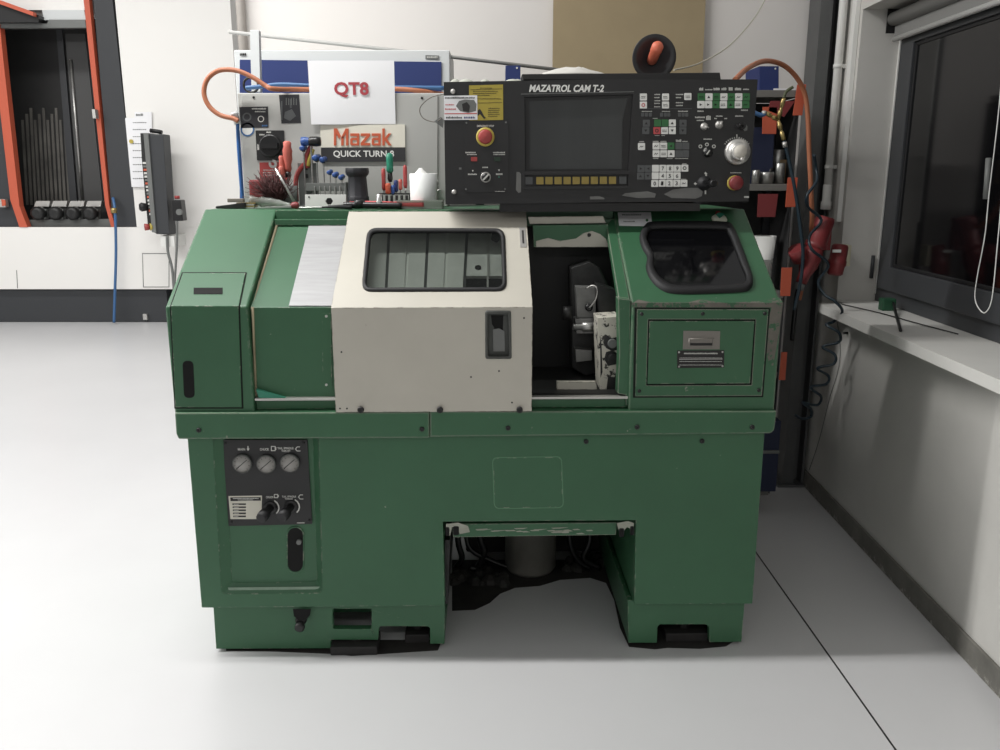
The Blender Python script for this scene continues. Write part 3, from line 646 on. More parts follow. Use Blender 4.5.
# ------------------------------------------------ control panel
SN = FM(.26)
b = B(); body = [(443.6, 82), (600, 79.3), (757.8, 79.3), (748.5, 201.5), (600, 202.5), (445.5, 204.5)]
scr_o = [(524, 97), (524, 187), (628, 186), (633.5, 95)]
scr_o = [(524.5, 97), (525.5, 187.5), (627.5, 185.5), (633, 94.5)]
b.poly(SN, body, [scr_o], -.012, 0, black); b.poly(SN, body, None, -.16, -.0125, black)
b.poly(FM(.27), [(500, 203), (500, 212), (700, 211), (700, 203)], None, -.12, 0, blackp)
patch = mat('bare_worn_panel_metal', (110, 110, 108), .5, var=.1, scale=30)
def c4(pts): return [(590+.24*x, 30+.24*y) for x, y in pts]
for pts in ([(308, 684), (345, 665), (400, 658), (450, 658), (470, 672), (466, 692), (440, 703), (340, 700)], [(133, 690), (145, 680), (190, 676), (240, 672), (275, 682), (270, 698), (200, 700)], [(0, 694), (40, 692), (60, 700), (60, 706), (0, 706)]):
    b.poly(SN, c4(pts), None, 0, .0006, patch)
b.poly(SN, [(516.5, 172), (519, 172), (521, 174), (521, 192), (518.5, 193), (516, 190)], None, 0, .0006, patch)
cpn = b.done('control_panel', lathe, bevel=.002)
# sunk surround, sloped sides
b = B(); SS = Surf(SN.p3(0, 0, -.0115), SN.u, SN.v, MM)
si = [(529, 101), (529.5, 169.5), (622, 169), (622, 122), (628, 98)]
b.poly(SS, [(525, 97.5), (525.8, 187), (627, 185), (632.5, 95)], [si], 0, .004, blackp)
b.poly(SN, [(522.5, 171), (522.8, 175), (630, 174.2), (630.5, 170.3)], None, -.0075, .004, black); b.poly(SN, [(523, 186.5), (523.2, 189.5), (628.5, 188.5), (628.8, 185.5)], None, -.007, .004, black)
b.done('screen_surround', cpn)
b = B(); b.poly(SS, si, None, 0, .002, crt); b.done('screen', cpn, label='dark grey screen')
def key(S, x0, y0, x1, y1, m, name='key', glyph=None, gm=None, z=.0035, dz=0, sh=None):
    b = B(); b.poly(S, rrect(x0, y0, x1, y1, .6, 2), None, .0002, z, m)
    SK = Surf(S.p3(0, 0, z), S.u, S.v, MM)
    cx, cy, w_, h_ = (x0+x1)/2, (y0+y1)/2, x1-x0, y1-y0; gm = gm or blackink
    if glyph: b.text(SK, glyph, (cx-w_*.18, cy-h_*.27, cx+w_*.2, cy+h_*.3), gm, th=.0003, bold=.02)
    elif sh == 'up': b.poly(SK, [(cx-1.5, cy+1.2), (cx+1.5, cy+1.2), (cx, cy-1.4)], None, 0, .0003, gm)
    elif sh == 'down': b.poly(SK, [(cx-1.5, cy-1.2), (cx+1.5, cy-1.2), (cx, cy+1.4)], None, 0, .0003, gm)
    elif sh == 'right': b.poly(SK, [(cx-1.2, cy-1.3), (cx-1.2, cy+1.3), (cx+1.4, cy)], None, 0, .0003, gm)
    elif sh == 'left': b.poly(SK, [(cx+1.2, cy-1.3), (cx+1.2, cy+1.3), (cx-1.4, cy)], None, 0, .0003, gm)
    elif sh == 'ring': b.poly(SK, circ(cx, cy, 1.9, 12), [circ(cx, cy, 1.1, 12)], 0, .0003, gm)
    elif sh == 'bars': b.scribble(SK, x0+1.2, cy-1, x1-1, cy-.2, gm, .0003, 1.1); b.scribble(SK, x0+1.2, cy+.5, x1-1, cy+1.3, gm, .0003, 1.1)
    elif sh == 'wave': b.poly(SK, [(cx-2, cy+.8), (cx-.6, cy-.9), (cx+.3, cy+.2), (cx+1.8, cy-.9), (cx+2, cy-.4), (cx+.3, cy+1), (cx-.6, cy), (cx-1.8, cy+1.3)], None, 0, .0003, gm)
    return b.done(name, cpn)
for k in range(11):
    x = 525.3 if k == 0 else (618.9 if k == 10 else 536.2+9.05*(k-1))
    key(Surf(SN.p3(0, 0, -.009), SN.u, SN.v, MM), x, 177-.05*k, x+7.2, 184.4-.05*k, dimkey if k in (0, 10) else ykey, 'soft_key', z=.006)
W, G, R_, D_ = white, gkey, rkey, dimkey
KK = [(208, 265, W, dict(sh='bars')), (208, 298, W, dict(sh='ring', gm=rkey)), (300, 265, W, dict(sh='bars')), (300, 298, W, dict(sh='bars')), (393, 263, W, dict(sh='bars')),
      (220, 374, D_, dict(sh='up')), (218, 405, D_, dict(sh='down')), (373, 374, D_, dict(sh='up')), (372, 405, D_, dict(sh='down')),
      (267, 373, G, {}), (298, 373, G, {}), (328, 373, W, dict(sh='up')), (264, 405, R_, dict(sh='ring')), (296, 405, W, dict(sh='bars')), (328, 405, W, dict(sh='down')),
      (200, 471, W, dict(sh='wave')), (261, 469, W, dict(sh='wave')), (292, 469, W, dict(sh='bars')), (322, 469, G, dict(sh='left')), (355, 469, D_, {}), (384, 469, D_, {}),
      (261, 501, W, dict(sh='wave')), (292, 501, W, dict(sh='bars')), (323, 501, W, dict(sh='up')), (354, 501, D_, {}), (383, 501, D_, {}),
      (198, 563, D_, dict(sh='right')), (228, 563, D_, dict(sh='left')), (258, 562, W, dict(glyph='-')), (289, 562, W, dict(glyph='7')), (319, 562, W, dict(glyph='8')), (349, 562, W, dict(glyph='9')), (380, 561, W, dict(sh='ring')),
      (196, 594, D_, dict(sh='up')), (227, 594, D_, dict(sh='down')), (257, 593, W, dict(glyph='.')), (288, 593, W, dict(glyph='4')), (318, 593, W, dict(glyph='5')), (348, 593, W, dict(glyph='6')),
      (255, 625, W, dict(glyph='0')), (286, 624, W, dict(glyph='1')), (316, 624, W, dict(glyph='2')), (346, 624, W, dict(glyph='3')), (376, 624, W, dict(sh='wave'))]
for x, y, m, kw in KK:
    (x0, y0_), (x1, y1_) = c4([(x, y), (x+28.5, y+29)])
    if kw.get('glyph') in ('-', '.'): kw = dict(sh='left') if kw['glyph'] == '-' else dict(sh='up'); kw = {}
    key(SN, x0, y0_, x1, y1_, m, **kw)
for row, cols in ((0, 'GWGWGWG'), (1, 'WWGWGWG')):
    for k, ch_ in enumerate(cols):
        x, y = 449+31*k-row*2, 264+32*row; (x0, y0_), (x1, y1_) = c4([(x, y), (x+29.5, y+30)])
        key(SN, x0, y0_, x1, y1_, G if ch_ == 'G' else W, sh=random.choice(['right', 'bars', 'wave', 'up']), gm=blackink if ch_ == 'W' else seam)
for xs in ((213, 229, 245), (292, 308, 322), (367, 382, 397)):
    for x in xs:
        (x0, y0_), (x1, y1_) = c4([(x, 345), (x+12, 361)]); key(SN, x0, y0_, x1, y1_, D_, 'indicator_lamp', z=.002)
b = B()
def sc(x0, y0_, x1, y1_, st=1.1): (a, c_), (d_, e) = c4([(x0, y0_), (x1, y1_)]); b.scribble(SN, a, c_, d_, e, ink, .0005, st)
for q in ((268, 266, 292, 271), (268, 279, 292, 284), (268, 292, 292, 297), (268, 303, 292, 308), (268, 318, 292, 322), (358, 266, 388, 271), (358, 279, 380, 284), (358, 300, 388, 305), (358, 312, 388, 317),
          (216, 337, 258, 341), (300, 337, 336, 341), (367, 336, 408, 341), (262, 367, 282, 370), (270, 438, 290, 441), (298, 438, 314, 441), (205, 463, 225, 467), (262, 462, 286, 466), (294, 462, 318, 466), (358, 456, 380, 466), (385, 462, 408, 466),
          (262, 533, 286, 537), (320, 533, 345, 537), (355, 533, 408, 537), (384, 556, 404, 560), (378, 620, 402, 623), (455, 240, 472, 252), (480, 246, 510, 251), (515, 240, 540, 251), (548, 240, 570, 251), (578, 238, 596, 252), (604, 240, 630, 251), (638, 244, 664, 250),
          (448, 335, 474, 341), (630, 331, 658, 337), (438, 360, 480, 367), (484, 354, 505, 375), (445, 374, 475, 379), (525, 356, 552, 361), (518, 366, 530, 371), (560, 366, 572, 371), (605, 356, 640, 361), (473, 452, 508, 457), (585, 592, 632, 597)): sc(*q)
for x, y in ((460, 485), (487, 477), (516, 485)): b.poly(SN, circ(*c4([(x, y)])[0], 1.9, 12), [circ(*c4([(x, y)])[0], 1.1, 12)], 0, .0005, ink)
b.poly(SN, c4([(205, 262), (205, 329), (425, 329), (425, 327), (207, 327), (207, 262)]), None, 0, .0005, D_)
for pts in ([(432, 640), (440, 634), (440, 638), (455, 638), (455, 643), (440, 643), (440, 647)], [(530, 637), (522, 632), (518, 640), (524, 644)], [(480, 590), (476, 600), (480, 600), (480, 610), (487, 610), (487, 600), (490, 600)], [(478, 668), (478, 684), (484, 684), (484, 668)], [(642, 692), (642, 699), (662, 699), (662, 692)]): b.poly(SN, c4(pts), None, 0, .0006, ink)
b.text(SN, 'MAZATROL CAM T-2', (529, 84.8, 604, 92), white, bold=.035, shear=.22)
b.poly(SN, [(521, 93.8), (521, 94.5), (634, 92), (634, 91.4)], None, 0, .001, greyp)
# dial ticks
for k in range(13):
    a = math.radians(35+k*9.2); cx, cy = c4([(612, 508)])[0]; r1 = 13.5; r2 = 17.5 if k == 6 else 15
    ca, sa = math.cos(a), -math.sin(a); b.poly(SN, [(cx+r1*ca-.35*sa, cy+r1*sa+.35*ca), (cx+r1*ca+.35*sa, cy+r1*sa-.35*ca), (cx+r2*ca+.5*sa, cy+r2*sa-.5*ca), (cx+r2*ca-.5*sa, cy+r2*sa+.5*ca)], None, 0, .0006, ink)
b.done('lettering', cpn)
def P4(x, y, o=0): return SN.pt(*c4([(x, y)])[0], o)
MPP = (SN.pt(501, 140)-SN.pt(500, 140)).length; M4 = MPP*.24
b = B(); r = 53*M4; b.lathe([(r, 0), (r, .012), (r*.9, .016), (r*.68, .018), (r*.68, .034), (r*.6, .038), (0, .038)], P4(612, 508), (0, -1, 0), alu, 40)
b.lathe([(r*.52, .038), (r*.52, .039), (0, .039)], P4(612, 508), (0, -1, 0), mat('dial_face', (205, 200, 190), .5), 30); b.lathe([(.006, .038), (.006, .048), (.004, .05)], P4(617, 540), (0, -1, 0), alu, 12); b.done('handwheel_dial', cpn, label='round silver handwheel dial')
b = B(); b.lathe([(31*M4, 0), (31*M4, .004), (26*M4, .005)], P4(601, 637), (0, -1, 0), yellow, 28); b.lathe([(16*M4, 0), (16*M4, .012), (28*M4, .014), (30*M4, .024), (24*M4, .03), (0, .031)], P4(601, 637), (0, -1, 0), dred, 28); b.done('emergency_stop', cpn, label='dark red mushroom button on yellow ring')
b = B(); b.lathe([(30*M4, 0), (30*M4, .004), (22*M4, .010), (14*M4, .02)], P4(475, 638), (0, -1, 0), rubber, 24); b.lathe([(.006, 0), (.006, .04), (.012, .042), (.0125, .058), (.009, .062)], P4(480, 638, .015), (.15, -1, 0), blackp, 16); b.done('joystick', cpn)
for x, y, rr, m in ((475, 402, 15, alu), (537, 396, 16, alu)):
    b = B(); b.lathe([(rr*M4, 0), (rr*M4, .005), (rr*.6*M4, .007), (rr*.6*M4, .01)], P4(x, y), (0, -1, 0), m, 20)
    if x > 500: b.tube([P4(528, 382, .006), P4(537, 400, .012)], .004, alu, 8, 0); b.tube([P4(548, 382, .006), P4(539, 400, .012)], .004, alu, 8, 0)
    else: b.tube([P4(475, 402, .010), P4(492, 408, .012)], .002, alu, 8, 0)
    b.done('key_switch', cpn)
b = B(); b.lathe([(14*M4, 0), (14*M4, .012)], P4(632, 400), (0, -1, 0), blackp, 16); b.poly(SN, c4([(630, 388), (645, 386), (655, 402), (654, 418), (643, 422), (636, 408)]), None, 0, .002, greyp); b.tube([P4(632, 400, .012), P4(602, 402, .02)], .0045, blackp, 8, 0); b.done('override_switch', cpn)
b = B(); b.lathe([(20*M4, 0), (20*M4, .006), (17*M4, .007), (15*M4, .016), (0, .016)], P4(490, 510), (0, -1, 0), blackp, 24)
b.poly(Surf(SN.p3(0, 0, .0162), SN.u, SN.v, MM), c4([(484, 517), (497, 499), (501, 502), (488, 520)]), None, 0, .001, ink); b.poly(SN, c4([(470, 505), (474, 494), (483, 490), (483, 494), (477, 497), (474, 507)]), None, .006, .0075, ink); b.done('rotary_switch', cpn)
# left sub panel
b = B(); b.poly(SN, rquad([(464, 121.5), (465, 192.5), (508.5, 192), (508.3, 121)], .6), None, .0003, .003, black); sq = b.done('operator_plate', cpn, bevel=.0006)
SO = Surf(SN.p3(0, 0, .003), SN.u, SN.v, MM)
b = B(); p = SO.pt(485.3, 137); b.lathe([(9.2*MPP, 0), (9.2*MPP, .004), (7.5*MPP, .005)], p, (0, -1, 0), yellow, 30); b.lathe([(5*MPP, 0), (5*MPP, .01), (7*MPP, .012), (7*MPP, .022), (5.5*MPP, .026), (0, .027)], p, (0, -1, 0), red, 30); b.done('emergency_stop', cpn, label='red mushroom button on wide yellow ring')
b = B(); b.text(SO, 'EMERGENCY STOP', (477, 125, 494, 127), ink); b.scribble(SO, 465.5, 151.8, 476, 153.2, ink); b.scribble(SO, 467, 154, 477, 155, ink); b.scribble(SO, 493, 151.8, 505, 153.2, ink); b.scribble(SO, 493.5, 154, 505, 155, ink)
b.scribble(SO, 482.5, 166.5, 488.5, 168, ink); b.scribble(SO, 468, 173.5, 477, 175, ink); b.scribble(SO, 496, 173, 502.5, 175, ink); b.poly(SO, [(472, 170), (473.5, 170), (472.8, 172)], None, 0, .0005, ink); b.poly(SO, [(498, 169.5), (500, 169.5), (499, 171.5)], None, 0, .0005, ink); b.poly(SO, circ(499, 177, .8, 8), None, 0, .0006, tealm)
b.scribble(SO, 495, 191, 505, 191.7, ink, .0004); b.poly(SN, rect(459, 167.5, 461.5, 169.5), None, 0, .0006, greyp)
b.done('lettering', cpn)
for x0, m in ((471, red), (494.2, mat('dark_green_lamp', (38, 58, 44), .4))):
    b = B(); b.poly(SO, rrect(x0, 157, x0+6.2, 161.3, .5, 2), None, .0002, .006, m); b.done('push_button', cpn)
b = B(); p = SO.pt(485.7, 177.3); b.lathe([(5.2*MPP, 0), (5.2*MPP, .005), (4.4*MPP, .006), (4.4*MPP, .004)], p, (0, -1, 0), alu, 24); b.lathe([(4.0*MPP, .003), (3.8*MPP, .014), (0, .014)], p, (0, -1, 0), blackp, 24); b.poly(Surf(SO.p3(0, 0, .0142), SO.u, SO.v, MM), [(482.5, 179.5), (483.6, 180.6), (489, 175), (487.9, 173.9)], None, 0, .001, ink); b.done('rotary_switch', cpn)
for x, y in ((453, 91.5), (454, 192)): b = B(); b.lathe([(.008, 0), (.008, .003), (.005, .007), (0, .007)], SN.pt(x, y), (0, -1, 0), alu, 12); b.done('dome_screw', cpn)
b = B()
for x, y in ((466.5, 123), (506, 122.5), (466, 189.3), (505, 189)): b.lathe([(.003, 0), (.002, .002)], SO.pt(x, y), (0, -1, 0), greyp, 8)
b.done('plate_screw', cpn)
b = B(); b.poly(SN, [(469, 85.5), (469.3, 120.5), (503.2, 120), (503, 84.5)], None, .0003, .001, mat('yellow_sticker', (172, 155, 64), .6))
for y, x0, x1 in ((87.8, 480, 492), (91, 473, 498), (93, 473, 496), (95, 473, 490), (98.5, 473, 501), (108, 488, 500), (110, 488, 500), (112, 488, 499), (114, 488, 500), (116, 488, 498)): b.scribble(SN, x0, y-.1, x1, y+.7, blackink, .0013, 1.3)
b.poly(SN, [(470.5, 89.6), (470.5, 90), (502, 89), (502, 88.6)], None, .001, .0013, blackink); b.poly(SN, [(470.5, 103), (470.5, 103.4), (502, 102.8), (502, 102.4)], None, .001, .0013, blackink); b.poly(SN, [(478, 110), (480, 109), (482, 112), (484, 116), (486, 118), (484, 119), (480, 114), (478, 116), (477.5, 113)], None, .001, .0014, blackink); b.done('warning_sticker', cpn, label='yellow warning sticker')
b = B(); b.poly(SN, [(443.9, 95.8), (444.3, 120), (477.5, 119.8), (477.2, 95.3)], None, .0011, .0018, paper)
Sx = Surf(SN.p3(0, 0, .0018), SN.u, SN.v, MM)
b.scribble(Sx, 445, 97, 475, 98.6, blackink, .0004, 1.5); b.poly(Sx, [(459, 101), (465, 99.5), (474, 100), (476.5, 104), (476, 111), (468, 113), (460, 111), (456, 106)], None, 0, .0004, greyp); b.poly(Sx, [(462, 104), (467, 102), (470, 106), (469, 112), (463, 111)], None, 0, .0007, blackink)
b.scribble(Sx, 445.5, 104, 454, 105.4, rkey, .0004, 1.5); b.scribble(Sx, 445, 108.3, 456, 109.8, rkey, .0004, 1.5); b.poly(Sx, [(444.5, 113.3), (444.5, 114.2), (477, 114), (477, 113)], None, 0, .0004, rkey); b.scribble(Sx, 446, 116.5, 462, 118.5, blackink, .0004, 1.6); b.scribble(Sx, 464, 116.3, 475, 118.5, navy, .0004, 2.2); b.done('photo_sticker', cpn, label='white sticker with a grey picture')
# hood strip behind the top edge of the panel
b = B(); b.poly(FM(.30), [(522, 74), (523, 80), (721, 80), (720, 72.5)], None, -.11, 0, black); b.done('panel_hood', lathe, bevel=.002)

# ================================================================== THINGS ON AND BEHIND THE LATHE
def W_(px, py, y): return FW(y).pt(px, py)
def onx(px, y):                                       # x of a column of the photo at the lathe top, at distance y
    return FW(y).pt(px, 375-F*math.tan(TILT-math.atan((H-ZT)/y))).x
def mpp(y): return (FW(y).pt(501, 190)-FW(y).pt(500, 190)).length
def zof(py, y): return FW(y).pt(400, py).z
# electrical cabinet
YE = 3.13
ec = thing('electrical_cabinet', 'grey steel electrical cabinet with black rotary switch standing on the rear of the lathe', 'cabinet', (-.65, YE+.08, ZT))
SE = FW(YE)
b = B(); e0 = SE.pt(237, 93); e1 = SE.pt(446, 93); b.box(e0.x, e1.x, YE, YE+.17, ZT, e0.z, cabgrey); keep(b.done('cabinet_box', bevel=.003), ec)
b = B(); b.poly(SE, [(241.5, 95), (245, 209), (437.5, 209), (437.8, 95)], None, .0004, .004, cabgrey)
for x, y in ((254, 97.5), (422, 98)): b.lathe([(.005, 0), (.003, .003)], SE.pt(x, y, .004), (0, -1, 0), darksteel, 10)
keep(b.done('cabinet_door', bevel=.001), ec)
b = B(); b.tube([SE.pt(434.5, 191, .006), SE.pt(441, 190, .012)], .003, alu, 8, 0); b.tube([SE.pt(434.5, 193, .006), SE.pt(438, 180, .012)], .002, alu, 8, 0); keep(b.done('door_latch'), ec)
def EP(x0, y0_, x1, y1_, m, z0=.0042, z1=.005): return rect(x0, y0_, x1, y1_), None, z0, z1, m
b = B(); b.poly(SE, rquad([(256, 130.5), (257.5, 160.5), (285, 160.5), (284.5, 130.5)], 1), None, .0042, .007, black)
p = SE.pt(271, 146, .007); b.lathe([(.040, 0), (.040, .004), (.034, .006)], p, (0, -1, 0), blackp, 28); b.box(p.x-.03, p.x+.03, YE-.034, YE-.012, p.z-.009, p.z+.009, blackp)
b.scribble(SE, 267, 131.5, 272, 133, ink, .0078, 1.2); b.scribble(SE, 260, 134, 265, 135.5, ink, .0078, 1.2); b.scribble(SE, 258, 144, 260, 150, ink, .0078, 1.2); keep(b.done('rotary_switch'), ec)
b = B(); S2 = Surf(SE.p3(0, 0, .0042), SE.u, SE.v)
stick = mat('black_sticker', (38, 38, 42), .5)
b.poly(S2, [(239.5, 107), (241, 128), (268.5, 127.5), (268, 106.5)], None, 0, .001, stick); b.scribble(S2, 252, 108, 266, 109.5, ink, .0014, 1.4); b.scribble(S2, 255, 111, 266, 112.2, ink, .0014, 1.4); b.poly(S2, circ(247, 117, 4.5, 14), [circ(247, 117, 3, 14)], .001, .0014, dimkey); b.poly(S2, circ(261, 119, 3.2, 14), [circ(261, 119, 2.4, 14)], .001, .0014, ink); b.scribble(S2, 262, 124.5, 267.5, 126.5, hoseblue, .0014, 2)
keep(b.done('sticker', label='black landscape sticker'), ec)
b = B(); b.poly(S2, [(279, 95), (281.5, 123.5), (301, 123), (299, 94.5)], None, 0, .001, stick); b.scribble(S2, 281, 98, 283, 120, dimkey, .0014, 2); b.scribble(S2, 290, 97, 292, 108, dimkey, .0014, 2)
for k in range(5): b.scribble(S2, 286+2.5*k, 97, 287+2.5*k, 105, greyp, .0014, 1.2)
b.poly(S2, [(285, 112), (292, 109), (296, 116), (290, 121), (284, 118)], None, .001, .0014, dimkey); keep(b.done('sticker', label='black upright sticker'), ec)
b = B(); b.poly(S2, circ(247.5, 129.5, 6.5, 20), None, 0, .0006, white); b.poly(S2, circ(247.5, 129.5, 7, 20), [circ(247.5, 129.5, 5.4, 20)], .0006, .001, hoseblue); keep(b.done('round_sticker', label='blue and white round sticker'), ec)
b = B(); b.poly(S2, [(259.5, 162.5), (260, 180), (290, 180), (289.5, 162)], None, 0, .001, red); b.text(S2, 'WARNING', (263, 163.8, 285, 167), ink)
for y in (169.5, 172, 174.5): b.scribble(S2, 263, y, 287, y+1, ink, .0014, 1.5)
keep(b.done('warning_sticker', label='red warning sticker'), ec)
# makers plate
mp_ = B(); mp_.poly(S2, [(320.5, 125), (321.3, 162), (405.5, 161.5), (405, 124.5)], None, .0005, .004, mat('cream_plate', (226, 222, 208), .5)); 
S4 = Surf(S2.p3(0, 0, .004), S2.u, S2.v)
mp_.poly(S4, [(320.9, 147.5), (321.3, 162), (405.5, 161.5), (405.2, 147.3)], None, .0, .001, mat('charcoal_plate', (50, 50, 52), .5))
mp_ = keep(mp_.done('maker_plate'), ec)
b = B(); b.text(Surf(S4.p3(0, 0, .001), S4.u, S4.v), 'QUICK TURN 8', (333.5, 150.5, 394, 158), white, bold=.02)
orl = mat('orange_lettering', (196, 92, 60), .5)
def seg(pts):
    pts = [(334+(p[0]-334)*.93, p[1]) for p in pts]; b.poly(S4, pts, None, 0, .0025, orl)
# M a z a k, drawn as strokes
x, y0_, y1_ = 334, 128.5, 145.5
seg([(x, y1_), (x, y0_), (x+3.4, y0_), (x+7.5, 136), (x+5.5, 139), (x+2.6, 134), (x+2.6, y1_)]); seg([(x+7.8, y1_), (x+7.8, 138.6), (x+10.5, 135.5), (x+10.5, y1_)][:4]); seg([(x+7.5, 138), (x+12.5, y0_), (x+15.6, y0_), (x+15.6, y1_), (x+13, y1_), (x+13, 133), (x+10.2, 138.2)])
def let_a(x):
    f = lambda P: [(334+(p[0]-334)*.93, p[1]) for p in P]
    b.poly(S4, f([(x, 136), (x, 133.4), (x+9.6, 133.4), (x+9.6, 145.5), (x+1.4, 145.5), (x, 144.3), (x, 139), (x+1.4, 137.9), (x+7, 137.9), (x+7, 136)]), [f([(x+2.5, 140.2), (x+7, 140.2), (x+7, 143.4), (x+2.5, 143.4)])], 0, .0025, orl)
let_a(351.6)
x = 362.8; seg([(x, 133.4), (x+10, 133.4), (x+10, 136), (x+3.8, 143), (x+10.2, 143), (x+10.2, 145.5), (x, 145.5), (x, 143), (x+6.2, 136), (x, 136)])
let_a(374.6)
x = 386; seg([(x, y0_), (x+2.6, y0_), (x+2.6, 138), (x+6.6, 133.4), (x+9.6, 133.4), (x+5.3, 139), (x+10, 145.5), (x+6.8, 145.5), (x+2.6, 140.2), (x+2.6, 145.5), (x, 145.5)])
keep(b.done('lettering'), ec)
# paper sign
S5 = FW(YE-.012)
b = B(); 
g = []
n = 8
for j in range(n+1):
    row = []
    for i in range(n+1):
        u, v = i/n, j/n; px = 307.5*(1-u)*(1-v)+394*u*(1-v)+395.5*u*v+311.5*(1-u)*v; py = 60.5*(1-v)+(124.5 if u < .5 else 124)*v
        row.append(S5.pt(px, py, .004*math.sin(3*u+2*v)*v))
    g.append(row)
i0 = b.mi(paper); V = [[b.bm.verts.new(p) for p in r] for r in g]; V2 = [[b.bm.verts.new(p+Vector((0, .0004, 0))) for p in r] for r in g]
for j in range(n):
    for i in range(n):
        b.face([V[j][i], V[j+1][i], V[j+1][i+1], V[j][i+1]], i0, True); b.face([V2[j][i], V2[j][i+1], V2[j+1][i+1], V2[j+1][i]], i0, True)
ps = thing('paper_sign', 'white paper sheet with red QT8 lettering taped above the name plate', 'sign', (-.6, YE-.012, e0.z-.1))
keep(b.done('sheet'), ps)
b = B(); b.text(Surf(S5.p3(0, 0, .0022), S5.u, S5.v), 'QT8', (334.5, 82, 368.5, 97.5), mat('red_ink', (168, 62, 70), .7), bold=.03); keep(b.done('lettering'), ps)

# blue workshop cabinet
YW = 3.62; SW_ = FW(YW)
wc = thing('tool_cabinet', 'tall light grey cabinet with blue door panels behind the lathe', 'cabinet', (-.6, YW+.15, 0))
a0_ = SW_.pt(233.5, 50); a1_ = SW_.pt(449.5, 54)
b = B(); b.box(a0_.x, a1_.x, YW+.002, YW+.33, 0, a0_.z, cablight); keep(b.done('carcass', bevel=.003), wc)
b = B(); b.poly(SW_, [(240, 59.8), (240, 200), (441.5, 200), (441.5, 62)], None, 0, .004, navy); keep(b.done('blue_panel'), wc)
b = B(); b.poly(SW_, [(425.5, 55.2), (425.5, 58.8), (438.8, 59.2), (438.8, 55.5)], None, 0, .002, greyp); b.scribble(SW_, 427, 56.4, 437.5, 57.8, ink, .0026, 1.6); b.scribble(SW_, 240, 53, 246, 55.5, blackink, .003, 2); keep(b.done('brand_tab'), wc)
# bracket bar + ring
b = B(); YR = 3.34; S = FW(YR); b.poly(S, [(249.8, 30), (251.5, 92), (260.3, 92), (258.7, 30)], None, -.03, 0, cablight); br = b
o = b.done('hanger_bracket', bevel=.002); tag(o, 'upright light grey metal bar standing beside the orange hose above the grey cabinet', 'bracket')
b = B(); S = FW(YR-.04); c_ = S.pt(251, 85); b.tube([c_+Vector((.027*math.cos(t*math.pi/6), 0, .026*math.sin(t*math.pi/6))) for t in range(13)], .0045, darksteel, 8, 3); tag(b.done('hose_clamp'), 'small dark steel ring hooked round the orange hose end', 'clamp')
b = B(); b.tube([W_(229, 32, 3.66), W_(404, 51.2, 3.72), W_(560, 70, 3.8)], .0075, mat('rod_grey', (168, 168, 165), .5), 10, 0); tag(b.done('metal_rod'), 'long thin grey rod lying slanted across the top of the blue cabinet', 'rod')
# orange and blue hoses on the left
b = B(); b.tube([W_(*p, 3.08) for p in ((238, 121), (233, 118.5), (220, 115), (209, 106), (204, 93), (207.5, 79), (219, 70.5), (236, 70.5), (252, 77), (266, 86), (274, 89))]+[W_(300, 89.5, 3.17), W_(350, 89.5, 3.2), W_(395, 89, 3.2), W_(420, 91, 3.2), W_(446, 95, 3.25)], .0083, hoseor, 12); tag(b.done('air_hose'), 'orange rubber hose looping out to the left of the grey electrical cabinet', 'hose')
b = B(); b.tube([W_(*p) for p in ((246, 88, 3.2), (262, 86.5, 3.2), (280, 84.5, 3.2), (306, 85.5, 3.2), (350, 87, 3.21), (395, 87.5, 3.21), (446, 88, 3.22))], .0075, hoseblue, 12); tag(b.done('blue_hose'), 'bright blue hose stretched level in front of the blue cabinet panel', 'hose')
b = B(); b.tube([W_(*p, 3.1) for p in ((237.5, 119), (238.2, 140), (240.5, 175), (243, 205.8))], .0062, mat('deep_blue_hose', (44, 92, 150), .4), 12); b.lathe([(.012, 0), (.012, .03), (.014, .032), (.014, .04)], W_(238, 124, 3.1), (-.3, 0, 1), cablight, 12); tag(b.done('blue_hose'), 'thin blue hose dropping down the left edge of the grey electrical cabinet', 'hose')
# thin cable on the cabinet right
b = B(); b.tube([W_(*p) for p in ((444, 94, 2.98), (430, 98, 3.02), (420, 108, 3.05), (423, 118, 3.05), (435, 122, 3.04), (442, 118, 3.0))], .0017, mat('thin_grey_cable', (110, 105, 98), .5), 8); b.poly(FW(3.03), [(434, 121.5), (441, 117), (444, 120), (443, 128), (439, 125)], None, 0, .004, greyp); tag(b.done('thin_cable'), 'thin looped grey cable beside the left end of the control panel', 'cable')

# ---- tools on the lathe top
def TP(px, y, z=0): return Vector((onx(px, y), y, ZT+z))
def screwdriver(p, d, r, L1, hm, name='screwdriver', shaft=.03):
    pass
# brass plates, dark blade
b = B(); y = 2.98
for k in range(4): x = onx(248, y)+random.uniform(-.003, .003); b.box(x-.035, x+.03, y-.03+.002*k, y+.02, ZT+.005*k, ZT+.005*k+.0042, brass if k % 2 else alu)
tag(b.done('brass_shim'), 'small stack of brass shim plates on the left end of the lathe top', 'plates')
b = B(); x = onx(232, 2.96); b.loft([[Vector((x+dx, 2.94+dy, ZT+z)) for dx, dy, z in ((-.05, 0, 0), (.05, .0, 0), (.052, .03, 0), (-.03, .03, 0))], [Vector((x+dx, 2.94+dy, ZT+z)) for dx, dy, z in ((-.05, 0, .008), (.05, .0, .02), (.052, .03, .02), (-.03, .03, .008))]], darksteel)
b.box(x-.01, x+.045, 2.945, 2.965, ZT+.0205, ZT+.033, mat('taupe_block', (120, 112, 104), .6)); tag(b.done('clamp_jaw', bevel=.002), 'dark steel clamp piece lying at the left end of the lathe top', 'tool')
